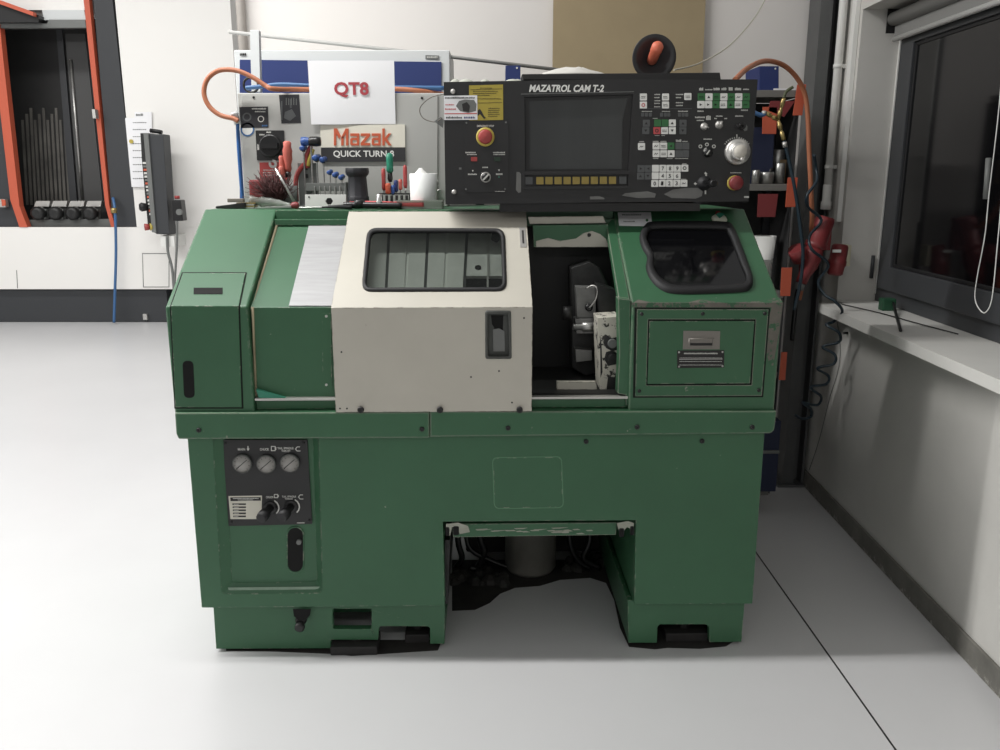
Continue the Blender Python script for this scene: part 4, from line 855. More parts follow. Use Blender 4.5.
# hand brush
br = thing('hand_brush', 'brush with dark brown bristles and red back lying beside the grey cup', 'brush', tuple(TP(262, 2.99)))
y = 2.99; m1 = mpp(y)
brm = mat('dark_bristles', (74, 42, 42), .8, var=.4, scale=60)
b = B(); p0 = TP(258, y+.02); b.box(p0.x-.022, p0.x+.028, y+.0, y+.025, ZT+.012, ZT+.095, dred); keep(b.done('brush_back', bevel=.006), br)
b = B()
for k in range(420):
    s0 = Vector((onx(268+random.random()*16, y), y+random.uniform(-.02, .03), ZT+.018+random.random()*.02)); a = math.radians(random.gauss(98, 32)); L_ = random.uniform(.045, .1)
    e = s0+Vector((math.cos(a)*L_*1.0, random.uniform(-.035, .01), abs(math.sin(a))*L_)); md_ = (s0+e)/2+Vector((0, 0, .005))
    b.tube([s0, md_, e], .0009, brm, 3, 0)
keep(b.done('bristles'), br); bpy.data.objects[-1] if False else None
b = B(); b.tube([Vector((onx(262, y), y-.01, ZT+.022)), TP(275, y-.02, .02), TP(292, y-.04, .008)], .0075, clear, 10, 4, radii=[.018, .016, .012, .009, .008]); b.tube([TP(262, y-.015, .02), TP(250, y-.02, .03)], .014, clear, 10, 3); keep(b.done('handle'), br)
# grey cup with screwdrivers
y = 3.03; m1 = mpp(y)
cup = thing('tool_cup', 'grey tapered cup holding orange handled screwdrivers', 'cup', tuple(TP(289, y)))
b = B(); b.lathe([(.030, 0), (.033, .075), (.031, .075), (.028, .004), (0, .004)], TP(289, y), (0, 0, 1), greyp, 20); keep(b.done('cup_body'), cup)
hm = mat('salmon_handle', (186, 96, 84), .45)
def sdriver(px, y, ztip, ztop, r, lean, label, hm=hm, neck=blackp, group=None):
    base_ = TP(px, y); t = thing('screwdriver', label, 'screwdriver', (base_.x, base_.y, ZT+ztip), group)
    h = ztop-ztip; ax = Vector((lean, .0, 1)).normalized(); o_ = base_+Vector((0, 0, ztip))
    hl = min(.105, h*.62); hb = h-hl
    b = B(); b.lathe([(.003, 0), (.003, hb)], o_, ax, steel, 10); keep(b.done('shaft'), t)
    b = B(); b.lathe([(r*.55, 0), (r*.8, hl*.12), (r*.72, hl*.25), (r*1.0, hl*.42), (r*.95, hl*.6), (r*1.05, hl*.68), (r*.8, hl*.82), (r*.85, hl*.95), (r*.5, hl)], o_+ax*hb, ax, hm, 12); keep(b.done('handle'), t)
    if neck: b = B(); b.lathe([(r*.6, -.018), (r*.6, .002)], o_+ax*hb, ax, neck, 12); keep(b.done('collar'), t)
    return t
sdriver(286.5, 3.03, .012, zof(155.5, 3.03)-ZT, .0095, -.06, 'small orange handled screwdriver standing left in the grey cup')
sdriver(289, 3.035, .012, zof(141, 3.035)-ZT, .0165, .03, 'tallest and thickest orange handled screwdriver in the grey cup')
sdriver(284.5, 3.012, .012, zof(166, 3.01)-ZT, .011, -.03, 'shortest orange handled screwdriver low at the front of the grey cup')
# spanner leaning
b = B(); y = 2.965; p1 = W_(273, 164, y+.0); p2 = TP(297, y-.005, .006); d = (p2-p1)
b.tube([p1+d*.1, p2], .0048, steel, 8, 0); S = Surf(p1, (1, 0, 0), (0, 0, 1)); c_ = [(.014*math.cos(math.radians(a)), .014*math.sin(math.radians(a))) for a in range(150, 460, 20)]; c_ = c_+[(.006*math.cos(math.radians(a)), .006*math.sin(math.radians(a))) for a in range(450, 140, -30)]
b.poly(S, c_, None, -.004, .004, steel, False); tag(b.done('open_spanner'), 'long open ended steel spanner leaning against the grey cup', 'spanner')
# red/yellow pliers
pl = thing('insulated_pliers', 'red and yellow handled pliers propped behind the hex key stand', 'pliers', tuple(TP(300, 3.06)))
y = 3.06
b = B(); b.tube([TP(297, y, .02), W_(296, 179, y), W_(301, 168, y), W_(309, 161, y)], .008, red, 10, 5); b.tube([W_(308, 168, y), W_(306, 158, y), W_(311, 146, y)], .008, red, 10, 5); keep(b.done('handle'), pl)
b = B(); b.tube([W_(308, 166, y-.004), W_(310, 158, y-.006), W_(313, 149, y-.004)], .007, yellow, 10, 5); keep(b.done('inlay'), pl)
b = B(); b.lathe([(.024, -.003), (.024, .003)], W_(300.5, 168, y+.03), (0, 1, 0), mat('pale_disc', (175, 172, 168), .5), 24); b.box(W_(300, 170, y).x-.003, W_(300, 170, y).x+.003, y+.027, y+.033, ZT, W_(300, 174, y).z, greyp); tag(b.done('cutting_disc'), 'pale round disc behind the red pliers', 'disc')
# hex key stand with T handles
y = 3.05; st = thing('hex_key_stand', 'grey slotted metal stand for the hex keys in front of the cabinet', 'stand', tuple(TP(322, y)))
b = B(); xa, xb = onx(299, y), onx(348, y)
b.box(xa, onx(318, y), y+.012, y+.022, ZT, zof(163, y), greyp); b.box(xa, xb, y-.025, y+.022, ZT, ZT+.008, greyp); b.box(xa+.03, xb, y-.012, y+.012, zof(191, y), zof(183, y), greyp); b.box(xb-.006, xb, y-.02, y+.022, ZT, zof(182, y), greyp)
for k in range(7): x = onx(316+5*k, y); b.box(x, x+.004, y-.018, y-.013, ZT+.008, zof(186, y), steel)
for z_ in (170, 178, 188): b.box(onx(306, y), onx(309, y), y+.009, y+.0115, zof(z_, y), zof(z_-4, y), blackp)
keep(b.done('frame', bevel=.001), st)
def tkey(px, y, pyt, r, hw, label, horiz=True):
    hw = hw if horiz else hw*1.75
    zt_ = zof(pyt, y); t = thing('hex_key', label, 'hex key', tuple(TP(px, y, .009)), 'T handle hex keys in the grey stand')
    b = B(); b.lathe([(r, 0), (r, zt_-ZT-.009)], TP(px, y, .009), (0, 0, 1), steel, 6, False); keep(b.done('shaft'), t)
    b = B(); c_ = Vector((onx(px, y), y, zt_))
    a = Vector((1, 0, 0)) if horiz else Vector((.1, 1, .1)).normalized()
    b.lathe([(hw*.16, -hw), (hw*.42, -hw*.93), (hw*.45, -hw*.5), (hw*.32, 0), (hw*.45, hw*.5), (hw*.42, hw*.93), (hw*.16, hw)], c_, a, bluep, 14)
    if horiz: b.lathe([(hw*.3, -hw*.25), (hw*.47, -hw*.05), (hw*.49, hw*.55), (hw*.43, hw*.97), (hw*.1, hw*1.02)], c_, a, blackp, 14)
    else: b.lathe([(hw*.3, 0), (hw*.3, hw*.6)], c_-Vector((0, 0, hw*.6)), (0, 0, 1), blackp, 10)
    keep(b.done('handle'), t); return t
tkey(314, y, 141.5, .0037, .035, 'hex key with the big blue and black cross handle, tallest in the stand')
tkey(306.5, y+.003, 148, .003, .012, 'plain tall hex key at the left end of the stand', False)
tkey(319, y-.003, 157.5, .003, .014, 'second tall hex key with short blue handle seen end on', False)
tkey(325.5, y, 159.5, .0024, .0125, 'medium hex key with small blue handle right of the tall ones', False)
tkey(331.5, y, 172, .002, .010, 'short hex key with tiny blue handle, first of the low row', False)
tkey(337, y, 174.5, .002, .011, 'short hex key with blue and black handle, second of the low row', False)
tkey(343, y, 177, .002, .011, 'short hex key with dark handle beside the black holder', False)
# white plate with hex hole
b = B(); y = 2.93; S = FW(y); zz = ZT+.002
b.poly(S, [(305, 194.5), (305, 207), (346, 207), (346, 194.5)], [[(325.3, 201), (327.2, 198), (331, 198), (333, 201), (331, 204.5), (327.2, 204.5)]], -.004, 0, white)
b.lathe([(.003, 0), (.003, .0015)], S.pt(309, 197), (0, -1, 0), blackp, 8); b.poly(S, [(325.3, 201), (327.2, 198), (331, 198), (333, 201), (331, 204.5), (327.2, 204.5)], None, -.012, -.008, blackp)
o = b.done('mounting_plate', bevel=.0005); o.location.z = max(0, ZT-S.pt(320, 207).z+.0002); tag(o, 'white metal plate with black hexagonal hole standing on the lathe top', 'plate')
# black round holder
y = 3.0; m1 = mpp(y); b = B(); hz = zof(168, y)-ZT
b.lathe([(.037, 0), (.0375, .036), (.0355, .04), (.031, hz*.78), (.038, hz*.84), (.0405, hz*.9), (.0395, hz), (.031, hz), (.029, hz*.5), (0, hz*.5)], TP(358.5, y), (0, 0, 1), mat('black_sleeve', (32, 33, 38), .55), 10); tag(b.done('tool_sleeve', bevel=.001), 'black ribbed cylindrical holder standing beside the hex keys', 'holder')
# red and black pliers lying
t = thing('water_pump_pliers', 'long pliers with red and black grips lying along the front edge of the lathe top', 'pliers', tuple(TP(380, 2.9)))
y = 2.91; z_ = .012
b = B(); b.tube([TP(368, y, .014), TP(385, y, .013), TP(405, y+.005, .014), TP(424, y+.005, .014)], .011, mat('pink_red_grip', (196, 82, 84), .5), 12, 5, radii=[.008, .009, .01, .0115, .0125, .0125]); b.tube([TP(350, y+.02, .016), TP(372, y+.022, .018), TP(392, y+.025, .016)], .008, MATS['pink_red_grip'], 12, 5); keep(b.done('red_grip'), t)
b = B(); b.tube([TP(344, y-.004, .012), TP(357, y-.006, .013), TP(375, y-.012, .012), TP(402, y-.012, .011)], .011, blackp, 12, 5); b.lathe([(.012, -.012), (.018, -.01), (.018, .01), (.012, .012)], TP(360, y-.005, .018), (0, 0, 1), blackp, 14); keep(b.done('black_grip'), t)
b = B(); b.tube([TP(344, y, .010), TP(336, y, .008), TP(328, y-.005, .007)], .005, darksteel, 8, 4); keep(b.done('jaw'), t)
b = B(); y = 2.9; b.lathe([(.0105, 0), (.0105, .025), (.0095, .027), (.0095, zof(194, y)-ZT)], TP(379.5, y), (0, 0, 1), steel, 16); tag(b.done('socket'), 'small upright steel socket in front of the red pliers grip', 'socket')
# file
t = thing('file_tool', 'flat steel file with dark red end lying on the left of the lathe top', 'file', tuple(TP(275, 2.9)))
y = 2.9; b = B(); b.loft([[TP(255, y, z)+Vector((0, dy, 0)) for dy, z in ((-.004, .001), (.004, .001), (.004, .004), (-.004, .004))], [TP(292, y+.01, z)+Vector((0, dy, 0)) for dy, z in ((-.011, .004), (.011, .004), (.011, .012), (-.011, .012))]], steel); keep(b.done('blade', bevel=.001), t)
b = B(); b.tube([TP(291, y+.01, .010), TP(295, y+.01, .012), TP(299, y+.01, .010)], .011, dred, 12, 4, radii=[.007, .011, .012, .011, .007]); keep(b.done('handle'), t)
b = B(); b.tube([TP(299, 2.9, .004), TP(306, 2.9, .004), TP(318, 2.895, .005), TP(322, 2.895, .004)], .0035, steel, 8, 4); tag(b.done('wire_hook'), 'small bent steel wire lying right of the file', 'hook')
b = B(); b.tube([TP(322, 2.885, .006), TP(335, 2.88, .008), TP(352, 2.89, .006)], .004, rubber, 8, 5, radii=[.003, .004, .006, .0065, .006]); tag(b.done('scraper'), 'thin black pointed tool lying in front of the white plate', 'tool')
# screwdriver rack
y = 3.02; rk = thing('screwdriver_rack', 'black rack packed with small drivers between the sleeve and white cup', 'rack', tuple(TP(394, y)))
b = B(); b.box(onx(379, y), onx(411, y), y-.018, y+.022, ZT, ZT+.012, blackp); b.box(onx(379, y), onx(411, y), y-.018, y+.022, ZT+.045, ZT+.050, blackp); b.box(onx(379, y), onx(379, y)+.004, y-.018, y+.022, ZT+.012, ZT+.045, blackp); b.box(onx(411, y)-.004, onx(411, y), y-.018, y+.022, ZT+.012, ZT+.045, blackp)
for k in range(6): b.lathe([(.005, 0), (.005, .03)], TP(382+5*k, y-.02, .013), (0, 0, 1), darksteel, 8)
keep(b.done('rack_frame', bevel=.001), rk)
def short(px, y, pyb, pyt, r, m, label):
    zb_, zt_ = zof(pyb, y), zof(pyt, y); t = thing('driver', label, 'screwdriver', (onx(px, y), y, zb_)); b = B(); h = zt_-zb_
    b.lathe([(r*.6, 0), (r, h*.12), (r*.9, h*.4), (r, h*.7), (r*.9, h*.93), (r*.4, h)], (onx(px, y), y, zb_), (0, 0, 1), m, 12)
    if r > .012: b.lathe([(r*.5, -.03), (r*.75, -.02), (r*.62, .004)], (onx(px, y), y, zb_), (0, 0, 1), blackp, 12)
    keep(b.done('handle'), t)
    b = B(); b.lathe([(.0025, 0), (.0025, zb_-ZT-.051)], (onx(px, y), y, ZT+.051), (0, 0, 1), steel, 8); keep(b.done('shaft'), t)
teal = mat('teal_handle', (38, 130, 104), .4)
short(391, y+.01, 173, 153, .0125, teal, 'green handled screwdriver in the black rack')
short(384.5, y, 190.5, 168, .0075, red, 'slim red handled driver left in the black rack')
short(406, y, 188, 165, .0075, red, 'slim red handled driver right in the black rack, tallest red one')
short(388.5, y-.014, 194, 183, .010, orange, 'stubby orange driver at the front of the black rack')
short(393.5, y-.012, 195, 185, .007, bluep, 'stubby blue driver at the front of the black rack')
short(396.5, y+.004, 192, 180, .008, navy, 'navy driver in the middle of the black rack')
short(401, y+.004, 190, 179, .007, hm, 'small pink driver right of the navy one')
# white cup in clear box
y = 2.965; tr_ = thing('clear_tray', 'shallow clear plastic tray under the white cup', 'tray', tuple(TP(421, y)))
b = B(); xa, xb = onx(399, y), onx(443, y)
b.box(xa, xb, y-.06, y+.06, ZT+.0002, ZT+.003, clear); b.box(xa, xb, y-.06, y-.057, ZT+.003, ZT+.028, clear); b.box(xa, xb, y+.057, y+.06, ZT+.003, ZT+.028, clear); b.box(xa, xa+.003, y-.057, y+.057, ZT+.003, ZT+.028, clear); b.box(xb-.003, xb, y-.057, y+.057, ZT+.003, ZT+.028, clear); keep(b.done('tray_body'), tr_)
b = B(); b.box(xa-.003, xb+.003, y-.064, y-.0602, ZT+.024, ZT+.029, clear); keep(b.done('rim'), tr_)
b = B(); cz = zof(173.5, y)-ZT; p = TP(424, y, .0032)
b.lathe([(.044, 0), (.046, .004), (.0475, cz-.004), (.0455, cz-.003), (.044, .01), (0, .01)], p, (0, 0, 1), mat('translucent_white', (236, 238, 236), .4), 24); tag(b.done('white_cup'), 'white plastic cup standing in the clear tray', 'cup')
b = B()
rngs = []
for k in range(6):
    f = k/5; rngs.append([p+Vector(((.03*(1-f)+.004)*math.cos(a)*(1+.3*math.sin(3*a+k))-.008, (.03*(1-f)+.004)*math.sin(a), cz-.02+.035*f)) for a in [j*math.pi/6 for j in range(12)]])
b.loft(rngs, white, smooth=True); tag(b.done('crumpled_tissue'), 'crumpled white tissue poking out of the white cup', 'tissue')
# items on the control panel
rag = B(); S = FM(.34)
pz = MM @ Vector((FM(.33).pt(570, 73).x, .36, 0)); zz = (MM @ FM(.30).pt(570, 73.5)).z
rings = []
for k in range(5):
    f = k/4; rings.append([Vector((pz.x-.0+(.115*(1-f*.75))*math.cos(a)*(1+.18*math.sin(5*a+k))+.02*f, pz.y+.035*(1-f*.6)*math.sin(a), zz+.0012+.022*f+.003*math.sin(4*a)*f)) for a in [j*math.pi/10 for j in range(20)]])
rag.loft(rings, mat('off_white_cloth', (200, 198, 192), .8), smooth=True); tag(rag.done('white_rag'), 'crumpled white rag lying on the hood above the screen', 'rag')
cone = thing('black_dish', 'black funnel shaped dish with orange handle on top of the control panel', 'dish', tuple(MM @ Vector((FM(.36).pt(654, 75).x, .36, (MI @ Vector((0, 0, zz))).z))))
cc = W_(654, 57.5, 2.83); rr = 21.3*mpp(2.83)
b = B(); b.lathe([(.012, .05), (.02, .03), (rr*.75, .012), (rr, -.004), (rr*.98, -.008), (rr*.72, .004), (.02, .022), (0, .024)], cc, (0, 1, .05), mat('black_dish_plastic', (44, 44, 46), .4), 40); keep(b.done('dish'), cone)
b = B(); b.lathe([(.014, 0), (.0165, .008), (.0165, .06), (.018, .065), (.018, .09), (.014, .098), (0, .1)], cc+Vector((-.003, .024, -.008)), (.03, -1, .38), mat('salmon_rubber', (206, 108, 82), .5), 20); keep(b.done('handle'), cone)
b = B(); b.tube([W_(674, 70, 2.95), W_(700, 63, 3.1), W_(730, 45, 3.4), W_(755, 17, 3.7), W_(768, -6, 3.9)], .0026, mat('cream_wire', (190, 186, 172), .5), 8); tag(b.done('curved_wire'), 'thin cream wire curving up from the control panel towards the ceiling', 'wire')
def binder(x0, y0_, x1, y1_, Y, label):
    S = FW(Y); b = B(); b.poly(S, rect(x0, y0_, x1, y1_), None, -.2, 0, navy); b.lathe([(.004, 0), (.004, .002)], S.pt(x1-3.5, y0_+2.6), (0, -1, 0), ink, 10); return tag(b.done('lever_binder', bevel=.002), label, 'binder')
# shelf behind the lathe carrying the small binder
b = B(); S = FW(3.5); a_ = S.pt(480, 83).z
bx = thing('wall_shelf', 'narrow dark shelf behind the control panel carrying one blue binder', 'shelf', (0, 3.7, a_))
b = B(); b.box(S.pt(470, 80).x, S.pt(620, 80).x, 3.46, 3.76, a_-.02, a_, darksteel)
b.box(S.pt(475, 80).x, S.pt(475, 80).x+.03, 3.73, 3.76, 0, a_-.02, darksteel); b.box(S.pt(612, 80).x, S.pt(612, 80).x+.03, 3.73, 3.76, 0, a_-.02, darksteel); b.box(S.pt(475, 80).x, S.pt(475, 80).x+.03, 3.47, 3.5, 0, a_-.02, darksteel); b.box(S.pt(612, 80).x, S.pt(612, 80).x+.03, 3.47, 3.5, 0, a_-.02, darksteel); keep(b.done('shelf_frame'), bx)
binder(505.5, 65.5, 520.5, 83, 3.5, 'small blue binder standing behind the top edge of the control panel')
b = B(); S = FM(.30); zz2 = (MM @ FM(.262).pt(465, 82)).z
for px_, r_ in ((455, .02), (466, .03), (485, .02), (513, .035), (518, .02)):
    c_ = MM @ Vector((FM(.3).pt(px_, 80).x, .33, 0)); b.lathe([(r_, 0), (r_*.9, .006), (r_*.4, .014), (0, .016)], (c_.x, c_.y, zz2+.0005), (0, 0, 1), mat('grey_cloth', (172, 174, 164), .8), 9)
tag(b.done('cloth_scrap'), 'pale grey cloth scraps on the left of the control panel top', 'cloth'); 

# ---- rack on the right
YK = 3.62; SK_ = FW(YK)
rackm = mat('rack_grey', (120, 118, 114), .5, metal=.2)
rk = thing('storage_rack', 'tall dark storage rack with orange end plates behind the right end of the lathe', 'rack', (1.05, YK+.15, 0))
xa, xb = SK_.pt(700, 100).x, SK_.pt(800, 100).x
tz = SK_.pt(780, 90).z; lz = SK_.pt(780, 184).z
bluedk = mat('dark_upright', (36, 38, 44), .5)
b = B()
for x, yy in ((xa, YK+.01), (xa, YK+.26), (xb-.037, YK+.26)): b.box(x, x+.03, yy, yy+.03, 0, tz-.03, bluedk)
b.box(xb-.004, xb-.0005, YK+.0, YK+.3, .1, tz-.03, mat('dark_back_sheet', (46, 46, 47), .6)); b.box(xa, xb-.005, YK+.29, YK+.3, .1, tz-.03, mat('dark_back_sheet', (46, 46, 47), .6)); keep(b.done('upright'), rk)
for z_ in (tz, lz, SK_.pt(780, 292).z, SK_.pt(780, 372).z, .12):
    b = B(); b.box(xa, xb-.006, YK, YK+.29, z_-.028, z_, rackm); keep(b.done('shelf_board', bevel=.002), rk)
for pts, m in (([(797, 84.5), (792.5, 115.5), (802, 115.5), (806, 84.5)], orange), ([(787.5, 177.5), (785, 207), (795, 207), (797.5, 177.5)], orange), ([(781.5, 267.5), (780, 296), (790, 296), (792, 267.5)], orange), ([(781, 352), (778.5, 380), (785, 380), (787, 352)], orange),
               ([(770, 101), (768, 111), (784, 117), (795, 101)], dred), ([(762.5, 107), (762, 134), (776, 134), (777, 107)], orange), ([(758, 194), (757, 217), (775, 217), (778, 194)], dred)):
    b = B(); b.poly(FW(YK-.006), pts, None, 0, .004, m); keep(b.done('end_plate', bevel=.001), rk)
b = B(); b.poly(FW(YK+.05), [(752, 115), (752, 172), (773, 172), (775, 115)], None, -.15, 0, navydk); 
o = b.done('blue_crate'); zc_ = FW(YK+.05).pt(760, 172).z; o.location.z = lz-zc_+.0003; tag(o, 'dark blue crate on the rack shelf behind the steel cylinders', 'crate')
o = binder(759.5, 63.5, 779, 88, YK+.03, 'large blue binder standing on the top shelf beside the orange hose'); o.location.z = tz-FW(YK+.03).pt(760, 88).z+.0005
b = B(); p = FW(YK+.05).pt(783, 88); b.box(p.x-.045, p.x+.04, YK+.02, YK+.16, tz+.0003, tz+.008, paper); tag(b.done('paper_pad'), 'thin white paper pad lying on the top shelf beside the blue binder', 'paper')
def cyl(px, pyt, r, Y, label, cap=False):
    p = FW(Y).pt(px, 180); z1 = FW(Y).pt(px, pyt).z; b = B(); h = z1-lz
    b.lathe([(r, 0), (r, h-.003), (r-.003, h), (r*.55, h), (r*.55, h-.01), (0, h-.01)], (p.x, Y, lz+.0003), (0, 0, 1), steel, 24)
    if cap: b.lathe([(.008, h-.01), (.008, h+.02)], (p.x, Y, lz), (.3, 0, 1), darksteel, 8)
    tag(b.done('steel_cylinder'), label, 'cylinder', 'steel cylinders on the middle rack shelf')
cyl(776, 149.5, .030, YK+.13, 'tallest bright steel cylinder at the back of the middle rack shelf')
cyl(779, 163, .021, YK+.065, 'slim steel cylinder in front of the tallest one on the rack shelf')
cyl(766, 172, .031, YK+.055, 'short wide steel cylinder with dark stub on the rack shelf', True)
cyl(755.5, 170, .016, YK+.03, 'small steel cylinder half hidden by the control panel')
b = B(); b.box(FW(YK).pt(790, 180).x-.015, FW(YK).pt(790, 180).x+.02, YK+.1, YK+.14, lz+.0003, lz+.10, mat('tan_block', (150, 128, 98), .7)); tag(b.done('wood_block'), 'small tan wooden block at the right end of the rack shelf', 'block')
# white cup edge & shelf bins lower right
b = B(); S = FW(3.5); z3 = SK_.pt(780, 292).z; p = FW(YK+.06).pt(764, 262)
b.lathe([(.035, 0), (.046, FW(YK+.06).pt(764, 237).z-z3), (.049, FW(YK+.06).pt(764, 236).z-z3), (.032, .01), (0, .01)], (p.x, YK+.075, z3+.0003), (0, 0, 1), white, 20); tag(b.done('white_bowl'), 'white bowl on the rack just behind the sloped right cover', 'bowl')
b = B(); p = FW(YK+.05).pt(772, 365); z4 = SK_.pt(780, 372).z; b.lathe([(.035, 0), (.035, .06), (.02, .062), (.02, .09)], (p.x, YK+.07, z4+.0003), (0, 0, 1), greyp, 16); tag(b.done('grey_fitting'), 'grey metal fitting on the lower rack shelf beside the lathe edge', 'fitting')
b = B(); S = FW(YK-.02); p = S.pt(770, 470); b.box(p.x-.14, p.x+.03, YK-.03, YK+.2, .1205, .30, navydk); b.box(p.x-.142, p.x+.033, YK-.034, YK+.2, .30, .315, greyp); b.box(p.x-.14, p.x+.03, YK-.03, YK+.2, .3155, .45, navydk); o = b.done('blue_bin', bevel=.003); tag(o, 'dark blue storage bins at the bottom of the rack beside the column', 'bin')

# ---- hoses and sockets on the right
b = B(); b.tube([W_(*p) for p in ((735, 80, 3.0), (748, 68, 3.2), (765, 61, 3.4), (783, 65, 3.5), (797, 78, 3.54), (805, 95, 3.56), (808, 120, 3.56), (809, 150, 3.56), (811, 190, 3.56), (812, 222, 3.62), (809, 245, 3.78), (805, 270, 3.80), (801, 292, 3.80), (799, 300, 3.80))], .0095, hoseor, 12); tag(b.done('air_hose'), 'orange rubber hose arching over the rack and down beside the steel column', 'hose')
YF = 3.4
t = thing('hose_splitter', 'brass Y shaped air hose splitter hanging in front of the rack', 'fitting', tuple(W_(779, 118, YF)))
b = B(); J = W_(778, 120, YF)
for q, L_ in (((784, 98), 0), ((766, 113), 0), ((784, 140), 0)):
    e = W_(*q, YF); d = e-J; n_ = d.length; b.lathe([(.006, 0), (.007, n_*.2), (.009, n_*.22), (.009, n_*.42), (.006, n_*.45), (.006, n_*.6), (.0085, n_*.62), (.0085, n_*.95), (.006, n_)], J, d, brass, 10)
keep(b.done('brass_body'), t)
b = B(); b.tube([W_(784, 98, YF), W_(786, 92, YF), W_(793, 87, YF)], .006, mat('olive_hose', (82, 88, 62), .5), 8, 4); keep(b.done('olive_tube'), t)
b = B(); b.tube([W_(766, 113, YF), W_(760, 115, YF), W_(750, 110, YF)], .0085, hoseblue, 8, 4); b.lathe([(.009, 0), (.009, .015)], W_(766, 113, YF), (-1, 0, 0), alu, 10); keep(b.done('blue_tube'), t)
bb = mat('blue_black_hose', (32, 48, 58), .4)
b = B(); b.tube([W_(*p, YF) for p in ((784, 141), (789, 160), (795, 190), (800, 225), (803, 255), (800, 285), (794, 310))], .0068, bb, 10); b.lathe([(.009, 0), (.009, .02)], W_(784.5, 142, YF), (.2, 0, -1), alu, 10); tag(b.done('air_hose'), 'dark blue hose hanging straight down from the brass splitter', 'hose')
t = thing('industrial_plug', 'large dark red industrial plug and angled socket on the steel column', 'plug', tuple(W_(815, 245, 3.62)))
YS = 3.66
b = B(); p1 = W_(826, 217, YS); p2 = W_(814, 250, YS); d = p2-p1; n_ = d.length
b.lathe([(.036, 0), (.041, n_*.1), (.041, n_*.75), (.046, n_*.77), (.046, n_*.9), (.038, n_*.95), (.034, n_*1.05)], p1, d, dred, 24); b.box(p1.x-.02, p1.x+.03, YS, YS+.05, p1.z-.14, p1.z-.005, dred); keep(b.done('socket_housing'), t)
b = B(); p3 = W_(815, 248, YS-.01); p4 = W_(801, 283, YS-.01); d = p4-p3; n_ = d.length; b.lathe([(.036, 0), (.042, n_*.15), (.040, n_*.5), (.026, n_*.75), (.024, n_)], p3, d, dred, 20); b.lathe([(.034, -.03), (.036, .03)], W_(798, 254, YS-.03), (-.5, -.3, .8), dred, 18); keep(b.done('plug_body'), t)
b = B(); b.lathe([(.02, 0), (.02, .03)], p4, d, greyp, 14); b.tube([p4+d.normalized()*.03, W_(796, 300, YS), W_(792, 340, YS+.02)], .011, blackp, 10, 4); keep(b.done('cable_gland'), t)
t = thing('wall_socket', 'small tilted red plug with white tag on a cream wall box beside the window', 'socket', tuple(RS.pt(845, 262)))
pt_ = W_(840.5, 245, 3.70); pb_ = W_(834.5, 275, 3.68); d = pb_-pt_; n_ = d.length
b = B(); b.lathe([(.031, 0), (.035, n_*.06), (.036, n_*.5), (.039, n_*.52), (.039, n_*.66), (.035, n_*.7), (.033, n_*.95), (.026, n_)], pt_, d, dred, 24); keep(b.done('plug_body'), t)
b = B(); xw = 1.44-.0195*-1*3.55+0; b.box(1.478, 1.511, 3.68, 3.75, W_(850, 266, 3.69).z, W_(850, 245, 3.69).z, mat('cream_box', (205, 200, 176), .5)); keep(b.done('mounting_box', bevel=.003), t)
b = B(); q = W_(836.5, 251, 3.655); b.box(q.x-.018, q.x+.018, 3.65, 3.657, q.z-.006, q.z+.006, white); keep(b.done('tag'), t)

# spiral cord
def c6(x, y): return (740+.26*x, 180+.26*y)
def c9(x, y): return (750+.2535*x, 300+.2535*y)
pts = [(814, 155), (816, 168), c6(295, 5), c6(258, 60), c6(262, 105), c6(313, 155), c6(268, 215), c6(277, 268), c6(340, 325), c6(301, 390), c6(325, 440)]+[c9(335, 5), c9(364, 45), c9(330, 85), c9(301, 98), c9(350, 128), c9(352, 165), c9(286, 184), c9(334, 215), c9(330, 252), c9(266, 269), c9(310, 300), c9(300, 332), c9(238, 344), c9(280, 380), c9(270, 412), c9(240, 412), c9(207, 404), c9(240, 430), c9(240, 460), c9(205, 468), c9(180, 455)]
b = B(); b.tube([W_(px, py, 3.42+.03*math.sin(k*1.57)+(.10 if k > 12 else 0)) for k, (px, py) in enumerate(pts)], .0058, bb, 10, 6); tag(b.done('spiral_cord'), 'black spiral hose dangling in front of the right wall below the red plug', 'hose')
# cable on sill with green adapter
b = B(); zz = zs+.0045; SS2 = Surf((0, 0, zz), (1, 0, 0), (0, 1, 0)); b.tube([SS2.pt(*p) for p in ((841, 304), (880, 313), (920, 324), (958, 334))], .0022, blackp, 8); tag(b.done('sill_cable'), 'thin black cable lying along the window sill', 'cable')
t = thing('green_adapter', 'small green connector with black tail lying on the window sill', 'connector', tuple(SS2.pt(887, 310)))
p = SS2.pt(887, 309); b = B(); b.box(p.x-.03, p.x+.025, p.y-.025, p.y+.02, zs+.0003, zs+.05, mat('dark_green_plastic', (38, 84, 58), .5)); keep(b.done('block', bevel=.004), t)
b = B(); b.tube([p+Vector((.01, -.03, .03)), SS2.pt(897, 318, .0), SS2.pt(900.5, 331, .002)], .006, blackp, 8, 5); keep(b.done('tail'), t)
# wall bracket screws under the sill
b = B(); q = RS.pt(848, 333); b.lathe([(.006, 0), (.006, .02)], q, (-1, 0, 0), darksteel, 8); tag(b.done('wall_screw'), 'dark screw sticking out of the right wall below the sill', 'screw')
b = B(); b.tube([RS.pt(*p, .004) for p in ((838, 322), (841, 345), (839, 370), (830, 400), (820, 440), (810, 470))], .0016, greyp, 6, 6); tag(b.done('thin_cable'), 'thin grey cable trailing down the right wall behind the spiral hose', 'cable')

